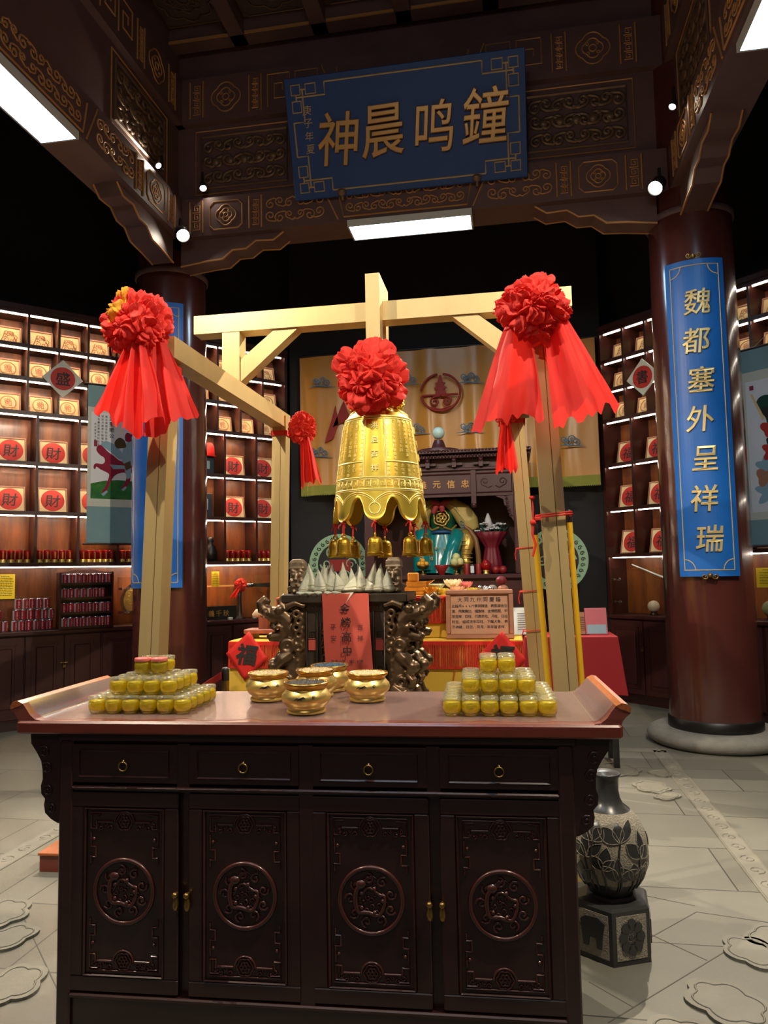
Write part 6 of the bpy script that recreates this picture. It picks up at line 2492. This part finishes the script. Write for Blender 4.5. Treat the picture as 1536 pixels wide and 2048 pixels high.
for i, x in enumerate(DXS):
    if protoW is None:
        w = MB()
        w.bbox((-DW / 2, .0, .808), (DW / 2, .03, .926), .003)
        w.M = T(0, -.001, 0)
        orn_rect(w, -DW / 2 + .03, .828, DW / 2 - .03, .908, .004)
        w.M = Matrix.Identity(4)
        protoW = w.build('drawer', M_DARK, kb)
        g = MB()
        g.torus((0, -.010, .862), .0135, .0022, 'y', 22, 6)
        g.lathe([(.006, 0), (.006, .004), (.003, .010), (.0, .011)], n=10)
        for k in range(len(g.v) - 40, len(g.v)):
            xx, yy, zz = g.v[k]
            g.v[k] = (xx, -zz, .877 + yy)
        g.build('ring_pull', M_BRASS, protoW)
        o = protoW
    else:
        o = copy_tree(protoW, kb)
    o.location = (x, .012, 0)
    if protoD is None:
        w = MB()
        z0, z1 = .186, .780
        w.box((-DW / 2, .008, z0), (DW / 2, .03, z1))
        e = .045
        for (a, b, c, d) in ((-DW / 2, z0, DW / 2, z0 + e), (-DW / 2, z1 - e, DW / 2, z1), (-DW / 2, z0 + e, -DW / 2 + e, z1 - e), (DW / 2 - e, z0 + e, DW / 2, z1 - e)):
            w.bbox((a, .0, b), (c, .02, d), .003)
        w.M = T(0, .003, 0)
        orn_rect(w, -DW / 2 + e + .004, z0 + e + .004, DW / 2 - e - .004, z1 - e - .004, .005)
        w.M = Matrix.Identity(4)
        protoD = w.build('door', M_DARK, kb)
        c = MB()
        c.M = T(0, .006, (z0 + z1) / 2)
        carving(c, DW - 2 * e, z1 - z0 - 2 * e)
        c.build('carved_relief', M_ORNM, protoD)
        o = protoD
    else:
        o = protoD.copy()
        COL.objects.link(o)
        o.parent = kb
        c = protoD.children[0].copy()
        COL.objects.link(c)
        c.parent = o
    o.location = (x, .012, 0)
    sd = 1 if i in (0, 2) else -1
    g = MB()
    xk = sd * (DW / 2 - .002)
    pr = [(.004, 0), (.004, .010), (.008, .014), (.0095, .020), (.006, .026), (0, .027)]
    n = 14
    g.loft([[(xk + r_ * math.cos(2 * PI * k / n), -z_, .487 + r_ * math.sin(2 * PI * k / n)) for k in range(n)] for r_, z_ in pr], True, True, 0, True)
    g.lathe([(.006, -.010), (.010, -.03), (.008, -.045), (0, -.047)], c=(xk, -.012, .487), n=10)
    g.build('knob', M_BRASS, o)
    g = MB()
    for z in (.27, .70):
        g.tube([(-sd * (DW / 2 + .006), .004, z - .02), (-sd * (DW / 2 + .006), .004, z + .02)], .004, 8)
    g.build('hinge', M_BRASS, o)
# scrolled side brackets
for s in (-1, 1):
    for y in (.02, DP - .07):
        m = MB()
        P = [(.79, .955), (.895, .955), (.893, .925), (.872, .895), (.858, .87), (.853, .84), (.852, .815), (.858, .795), (.856, .77), (.843, .755), (.846, .735), (.842, .712), (.824, .695), (.812, .688), (.80, .682), (.79, .68)]
        m.prism([(s * x, z) for x, z in P], y, y + .035)
        for (x, z, r_) in ((.835, .78, .018), (.822, .725, .016), (.84, .85, .02), (.85, .90, .02)):
            m.tube([(s * q[0], y - .001, q[2]) for q in spiral(x, z, r_, 1.3, 1, 1, 12)], .0035, 5)
        m.build('side_bracket', M_DARK, kb)
for s in (-1, 1):
    m = MB()
    m.box((s * BW - .006, .08, .12), (s * BW + .006, DP - .09, .90))
    m.build('side_panel', M_DARK, kb)

# clear plastic sheet with a wavy front edge on the tabletop
cv = MB()
def film(u, v):
    x = -.856 + 1.712 * u
    y0 = .030 + .010 * math.sin(x * 26) + .006 * math.sin(x * 61)
    y = y0 + (DP - .012 - y0) * v
    z = 1.0018
    if abs(x) > .85:
        z += .004
    return (x, y, z)
cv.grid(film, 120, 6)
o = cv.build('clear_table_cover', M_FILM)
o.location, o.rotation_euler = ko, (0, 0, KA)
tag(o, 'clear plastic sheet with a wavy front edge covering the console top', 'table cover')
for s, nm in ((-1, 'left'), (1, 'right')):
    cv = MB()
    cv.grid(lambda u, v: (s * (.854 + .060 * u), .03 + (DP - .05) * v, 1.003 + .053 * u ** 1.5), 8, 2)
    o = cv.build('cover_flap', M_FILM)
    o.location, o.rotation_euler = ko, (0, 0, KA)
    tag(o, 'clear plastic flap lying against the %s scrolled end of the console' % nm, 'table cover')

KM = T(*ko) @ RZ(KA)
# ---- jars
JP = .0588
def make_jar(lid_mat, name):
    t = empty('jelly_jar')
    m = MB()
    m.lathe([(.0, .003), (.020, .003), (.021, .0), (.0235, .003), (.0272, .010), (.0290, .020), (.0290, .032), (.0276, .040), (.0262, .043)], n=20)
    m.build('glass_bowl', M_JAR, t)
    m = MB()
    m.lathe([(.0, .0075), (.018, .008), (.0255, .014), (.0275, .022), (.0275, .032), (.0258, .040), (.0, .0415)], n=24, mod=lambda th, z: 1 + .05 * math.cos(8 * th) * math.cos(z * 260))
    m.build('jelly', M_JELLY, t)
    m = MB()
    m.lathe([(.0262, .043), (.0282, .0445), (.0282, .052), (.0268, .0555), (.0, .0565)], n=20)
    m.build('lid', lid_mat, t)
    return t
M_LID = milky_plastic('jar_lid_plastic', (.96, .96, .84), .13)
M_LIDP = mat('pink_jar_lid', (226, 120, 110), .35)
jar = make_jar(M_LID, 'clear')
jarp = make_jar(M_LIDP, 'pink')
jf, jpf = True, True
def pyramid(x0, y0, dims, side):
    global jf, jpf
    for tier, (nx, ny) in enumerate(dims):
        bx = x0 + (dims[0][0] - nx) / 2 * JP
        by = y0 + (dims[0][1] - ny) / 2 * JP * (1.0)
        for j in range(ny):
            for i in range(nx):
                pink = side == 'left' and tier == 2 and j == 0
                if pink:
                    o = jarp if jpf else copy_tree(jarp)
                    jpf = False
                else:
                    o = jar if jf else copy_tree(jar)
                    jf = False
                jx, jy = random.uniform(-.0012, .0012), random.uniform(-.0012, .0012)
                o.matrix_world = KM @ T(bx + i * JP + jx, by + j * JP + jy, 1.0025 + tier * .0568) @ RZ(random.uniform(0, 6.28))
                tag(o, '%s jelly jar, %s pyramid, %s tier, %s row from the front, %s from left' % ('pink-lidded' if pink else 'clear', side, ('bottom', 'middle', 'top')[tier], ORD[j], ORD[i]), 'jar', 'jelly jars in the %s pyramid' % side)
p = KM.inverted() @ atz(193, 1427, 1.0)
pyramid(p.x, p.y + .004, ((6, 5), (4, 4), (2, 2)), 'left')
p = KM.inverted() @ atz(904, 1432, 1.0)
pyramid(p.x, p.y + .004, ((6, 6), (4, 4), (2, 2)), 'right')

# ---- gold incense bowls
def make_bowl(fill, name):
    t = empty('incense_bowl')
    m = MB()
    m.lathe([(.0, .004), (.056, .004), (.060, .0), (.0645, .006), (.062, .012), (.057, .017), (.067, .025), (.077, .038), (.0805, .050), (.077, .061), (.068, .071), (.063, .077)], n=48)
    m.build('bowl_body', M_GOLD, t)
    m = MB()
    m.lathe([(.062, .076), (.0635, .081), (.071, .088), (.0735, .093), (.0715, .098), (.065, .097), (.062, .091), (.060, .087)], n=48)
    m.build('rim', M_GOLDR, t)
    m = MB()
    rd = random.Random(3)
    m.lathe([(.0645, .0935), (.055, .0955), (.03, .097), (0, .0975)], n=36)
    for i in range(420):
        r_, a = .061 * math.sqrt(rd.random()), rd.uniform(0, 6.28)
        m.ball((r_ * math.cos(a), r_ * math.sin(a), .0955 + .002 * (1 - r_ / .06)), rd.uniform(.0012, .0026), 4)
    tag(m.build('grit_filling', fill, t), kind='stuff')
    m = MB()
    def fn(a0):
        def f(x, y, z):
            th = a0 + x / .08
            rr = .0807 - y - .8 * (z - .050) ** 2 * 10
            return (rr * math.cos(th), rr * math.sin(th), z)
        return f
    f1 = fn(-PI / 2)
    m.tube([f1(-.02, 0, .05), f1(-.012, 0, .056), f1(-.002, 0, .055), f1(.010, 0, .060), f1(.016, 0, .056)], [.0006, .002, .0025, .002, .0006], 5)
    m.tube([f1(-.010, 0, .050), f1(-.002, 0, .053), f1(.006, 0, .050)], .0012, 5)
    m.tube([f1(q[0] + .042, 0, .058 + q[2]) for q in spiral(0, 0, .006, 1.3, 0, 1, 10)], .0009, 4)
    m.build('dark_mark', M_BLACKM, t)
    return t
bw = [make_bowl(M_ASH, 'dark'), make_bowl(M_GRAIN, 'pale'), make_bowl(mat('blue_grit', (60, 84, 104), .6, var=.9, vscale=220), 'blue')]
bu = set()
for (x, y, k, lab) in ((537, 1411, 1, 'gold incense bowl filled with pale grain, leftmost of the five'), (613, 1436, 0, 'gold incense bowl filled with dark grit, front one of the five'),
                       (632, 1404, 1, 'gold incense bowl with pale filling, directly behind the front one'), (735, 1412, 1, 'gold incense bowl with pale filling, rightmost of the five'), (660, 1392, 2, 'gold incense bowl with bluish grit, rear one of the five')):
    p = atz(x, y - 10, 1.0)
    o = bw[k] if k not in bu else copy_tree(bw[k])
    bu.add(k)
    o.location = (p.x, p.y, 1.0025)
    o.rotation_euler = (0, 0, random.uniform(-.1, .2))
    tag(o, lab, 'incense bowl', 'gold incense bowls on the console')

# ================================================================== STONE VASE, BENCH
hx = (.335, 3.06)
t = empty('hexagonal_pedestal', (hx[0], hx[1], 0), 0, 'dark hexagonal stone pedestal with carved panels under the stone vase', 'pedestal')
a0 = math.atan2(2.908 - hx[1], .319 - hx[0])
def hexr(r, z):
    return [(r * math.cos(a0 + i * PI / 3), r * math.sin(a0 + i * PI / 3), z) for i in range(6)]
m = MB()
m.loft([hexr(.155, 0), hexr(.155, .19), hexr(.145, .20), hexr(.105, .205), hexr(.10, .215)], True, True)
m.build('block', M_STONED, t)
m = MB()
q = MB()
for i in range(6):
    a = a0 + (i + .5) * PI / 3
    ap = .155 * math.cos(PI / 6)
    M = RZ(a + PI / 2) @ T(0, -ap - .001, 0)
    m.M = M
    m.prism([(-.062, .02), (.062, .02), (.062, .175), (-.062, .175)], -.001, .002)
    q.M = M
    if i % 2 == 0:
        for k in range(8):
            b = 2 * PI * k / 8
            q.prism([(.0 + .035 * math.cos(b) + .018 * math.cos(x) , .10 + .045 * math.sin(b) + .020 * math.sin(x)) for x in [2 * PI * j / 10 for j in range(10)]], -.006, .0)
        q.torus((0, -.006, .10), .012, .003, 'y', 14, 5)
    else:
        q.prism([(-.05, .14), (-.045, .09), (-.04, .05), (-.02, .05), (-.015, .085), (.012, .085), (.015, .05), (.035, .05), (.04, .10), (.05, .145), (.02, .16), (-.03, .155)], -.006, .0)
m.build('pecked_panel', M_STONEP, t)
q.build('carved_motif', M_STONED, t)
t = empty('stone_vase', (hx[0], hx[1] + .0, .215), 0, 'grey carved stone vase with dark leaf relief on a hexagonal pedestal', 'vase')
VP = [(.0, .002), (.082, .0), (.085, .01), (.118, .055), (.140, .11), (.146, .155), (.140, .21), (.118, .268), (.085, .305)]
VN = [(.085, .305), (.060, .325), (.050, .345), (.045, .375), (.047, .42), (.056, .435), (.054, .44), (.04, .43), (.0, .41)]
def vr(z):
    for i in range(len(VP) - 1):
        if VP[i][1] <= z <= VP[i + 1][1]:
            return VP[i][0] + (VP[i + 1][0] - VP[i][0]) * (z - VP[i][1]) / (VP[i + 1][1] - VP[i][1] + 1e-9)
    return .1
m = MB()
m.lathe(VP[3:], n=48)
m.build('body', M_STONEP, t)
m = MB()
m.lathe(VN, n=40)
m.build('polished_neck', M_STONED, t)
m = MB()
m.lathe(VP[:4], n=48)
m.build('polished_foot', M_STONED, t)
m = MB()
g = MB()
rd = random.Random(6)
def leaf(a, z, L, w, ang, mb):
    def f(u, v):
        s_ = (u - .5) * 2 * w * math.sin(PI * (v * .94 + .03))
        dx = v * L * math.cos(ang) - s_ * math.sin(ang)
        dz = v * L * math.sin(ang) + s_ * math.cos(ang)
        zz = min(.30, max(.012, z + dz))
        r_ = vr(zz) + .0035
        th = a + dx / .14
        return (r_ * math.cos(th), r_ * math.sin(th), zz)
    mb.grid(f, 4, 8)
    return f
for k in range(24):
    a = 2 * PI * k / 24 + rd.uniform(-.1, .1)
    z = rd.choice((.05, .08, .12, .16, .22))
    for j in range(3):
        f = leaf(a, z, rd.uniform(.055, .10), rd.uniform(.017, .027), 1.57 + (j - 1) * .9 + rd.uniform(-.2, .2), m)
        g.tube([f(0, v / 8) for v in range(9)], .0016, 4)
        g.tube([f(1, v / 8) for v in range(9)], .0016, 4)
    st_ = [((vr(z2) + .002) * math.cos(a + .05 * math.sin(z2 * 30)), (vr(z2) + .002) * math.sin(a + .05 * math.sin(z2 * 30)), z2) for z2 in [.03 + .025 * i for i in range(int((z) / .025) + 1)]]
    if len(st_) > 1:
        m.tube(st_, .004, 5)
m.build('leaf_relief', M_STONED, t)
g.build('leaf_outline', M_STONEP, t)
for i, (x, y) in enumerate(((-2.352, 3.445),)):
    t = empty('low_bench', (x, y, 0), R(3), 'low reddish wooden kneeling bench behind the left end of the console', 'bench')
    m = MB()
    m.bbox((-.008, -.008, .078), (.43, .34, .092), .003)
    m.build('top', M_SCROLLWOOD, t)
    m = MB()
    m.box((0, 0, 0), (.42, .33, .078))
    m.build('box', M_EDGE, t)

# ================================================================== NAME BOARD AND COLUMN BOARDS
nb = empty('name_board', (0, 0, 0), 0, 'large blue name board with gold border and four gold brush characters on the beam', 'name board')
b0, b1 = at(591, 400, 6.30), at(1056, 355, 6.30)
t0, t1 = at(568, 155, 5.95), at(1052, 96, 5.95)
cb, ct = (b0 + b1) / 2, (t0 + t1) / 2
NW = ((b1 - b0).length + (t1 - t0).length) / 2
NH = (ct - cb).length
nb.location = cb
nb.rotation_euler = (-math.atan2(ct.y - cb.y, ct.z - cb.z), 0, math.atan2(b1.y - b0.y, b1.x - b0.x))
m = MB()
m.bbox((-NW / 2, 0, 0), (NW / 2, .045, NH), .006)
m.build('board', M_BLUED, nb)
m = MB()
m.M = T(0, -.003, 0)
W2 = NW / 2 - .06
z0, z1 = .06, NH - .06
c_ = .30
tt = .007
m.tube([(-W2 + c_, 0, z0), (W2 - c_, 0, z0)], tt, 4, smooth=False)
m.tube([(-W2 + c_, 0, z1), (W2 - c_, 0, z1)], tt, 4, smooth=False)
m.tube([(-W2, 0, z0 + c_), (-W2, 0, z1 - c_)], tt, 4, smooth=False)
m.tube([(W2, 0, z0 + c_), (W2, 0, z1 - c_)], tt, 4, smooth=False)
for sx in (-1, 1):
    for sz in (0, 1):
        X = lambda u: sx * (W2 - u)
        Z = lambda v: (z0 + v) if sz == 0 else (z1 - v)
        def pl(q, closed=False):
            m.tube([(X(u), 0, Z(v)) for u, v in q], tt, 4, smooth=False, closed=closed)
        pl([(c_, 0), (c_, .13), (.10, .13), (.10, 0), (.0, 0), (0, .09), (.20, .09)][:0] or [(c_, 0), (c_, .10), (.04, .10)])
        pl([(0, c_), (.10, c_), (.10, .04)])
        pl([(0, 0), (.08, 0), (.08, .08), (0, .08)], True)
        pl([(.13, 0), (.22, 0), (.22, .08), (.13, .08)], True)
        pl([(0, .13), (.08, .13), (.08, .22), (0, .22)], True)
        pl([(.08, .04), (.13, .04)])
        pl([(.04, .08), (.04, .13)])
m.build('gold_border', M_LINE, nb)
m = MB()
gx = [(-.285, -.01, .46, -.04), (-.09, .01, .46, .02), (.125, .0, .44, .0), (.335, .04, .47, .0)]
for ch, (u, dz, s, r_) in zip('神晨鸣鐘', gx):
    put_glyph(m, ch, u * NW, NH * .5 + dz - .02, s, y=-.012, bold=0.0, ext=.03, bev=.014, sx=.86, shear=.10, rot=r_, res=4)
m.build('brush_character', M_LETTERB, nb)
m = MB()
for i, ch in enumerate('庚子年夏'):
    put_glyph(m, ch, -.41 * NW, NH * .73 - .105 * i, .085, y=-.004, shear=.1)
m.build('small_inscription', M_LINE, nb)
for u in (-.29, .29):
    m = MB()
    m.ball((u * NW, -.02, .03), .035, 10, sc=(1.2, .6, 1))
    m.tube([(u * NW, -.01, .03), (u * NW, .02, -.03)], .014, 6)
    m.build('bracket', M_ORND, nb)

def column_board(c, r, ang, half, z0, z1, text, label, clip):
    t = empty('column_board', (c[0], c[1], 0), 0, label, 'couplet board', 'blue couplet boards on the columns')
    def P(x, y, z):
        th = ang + x / r
        rr = r - y
        return (rr * math.sin(th), -rr * math.cos(th), z)
    wv = half * r
    m = MB()
    n = 20
    rings = []
    for i in range(n + 1):
        x = -wv + 2 * wv * i / n
        rings.append([P(x, 0, z0), P(x, .02, z0), P(x, .02, z1), P(x, 0, z1)])
    m.loft(rings, True, True)
    m.build('board', M_BLUE, t)
    m = MB()
    a, h, q = wv - .045, .05, .085
    for pts in ([(-a + q, z0 + h), (a - q, z0 + h)], [(-a + q, z1 - h), (a - q, z1 - h)]):
        m.tube([P(pts[0][0] + (pts[1][0] - pts[0][0]) * i / 10, -.001, pts[0][1]) for i in range(11)], .0045, 5)
    for s in (-1, 1):
        m.tube([P(s * a, -.001, z0 + h), P(s * a, -.001, z1 - h)], .0045, 5)
        for zz, dz in ((z0 + h, 1), (z1 - h, -1)):
            m.tube([P(s * (a - q * math.sin(x)), -.001, zz + dz * q * math.cos(x)) for x in [PI / 2 * i / 8 for i in range(9)]], .0045, 5)
            m.tube([P(s * a, -.001, zz), P(s * (a - q), -.001, zz)], .0045, 5)
    m.build('gold_border', M_LINE, t)
    if text:
        m = MB()
        for i, ch in enumerate(text):
            def fn(x, y, z):
                return P(x, y, z)
            vs, fs = glyph(ch, 0.0, .03, .011, 3)
            n_ = len(text)
            zc = z1 - .36 - i * (z1 - z0 - .66) / (n_ - 1)
            s = .225
            out = [P((vx * .92 + vy * .10) * s + .012 * (-1) ** i, -.008 - vz * s, zc + vy * s) for vx, vy, vz in vs]
            m.add(out, fs)
        m.build('brush_character', M_LETTER, t)
    for zz, nm in ((z1, 1), (z0 + .03, -1)):
        m = MB()
        for s in (-1, 1):
            m.tube([P(s * .008 + s * q_[0], -.012, zz + .015 * nm + q_[2]) for q_ in spiral(.03, .015 * nm, .024, 1.3, PI, 1, 12)], .006, 5)
        m.ball(P(0, -.012, zz + .02 * nm), .02, 8)
        m.build('clasp', M_BRASS, t)
column_board(COLR, .40, R(-11), R(33.5), 1.365, 3.955, '魏都塞外呈祥瑞', 'blue couplet board with seven gold characters on the right column', 0)
column_board(COLL, .40, R(1.5), R(40), 1.335, 4.07, '', 'blue couplet board on the left column, mostly hidden by the golden post', 0)
bpy.context.view_layer.update()
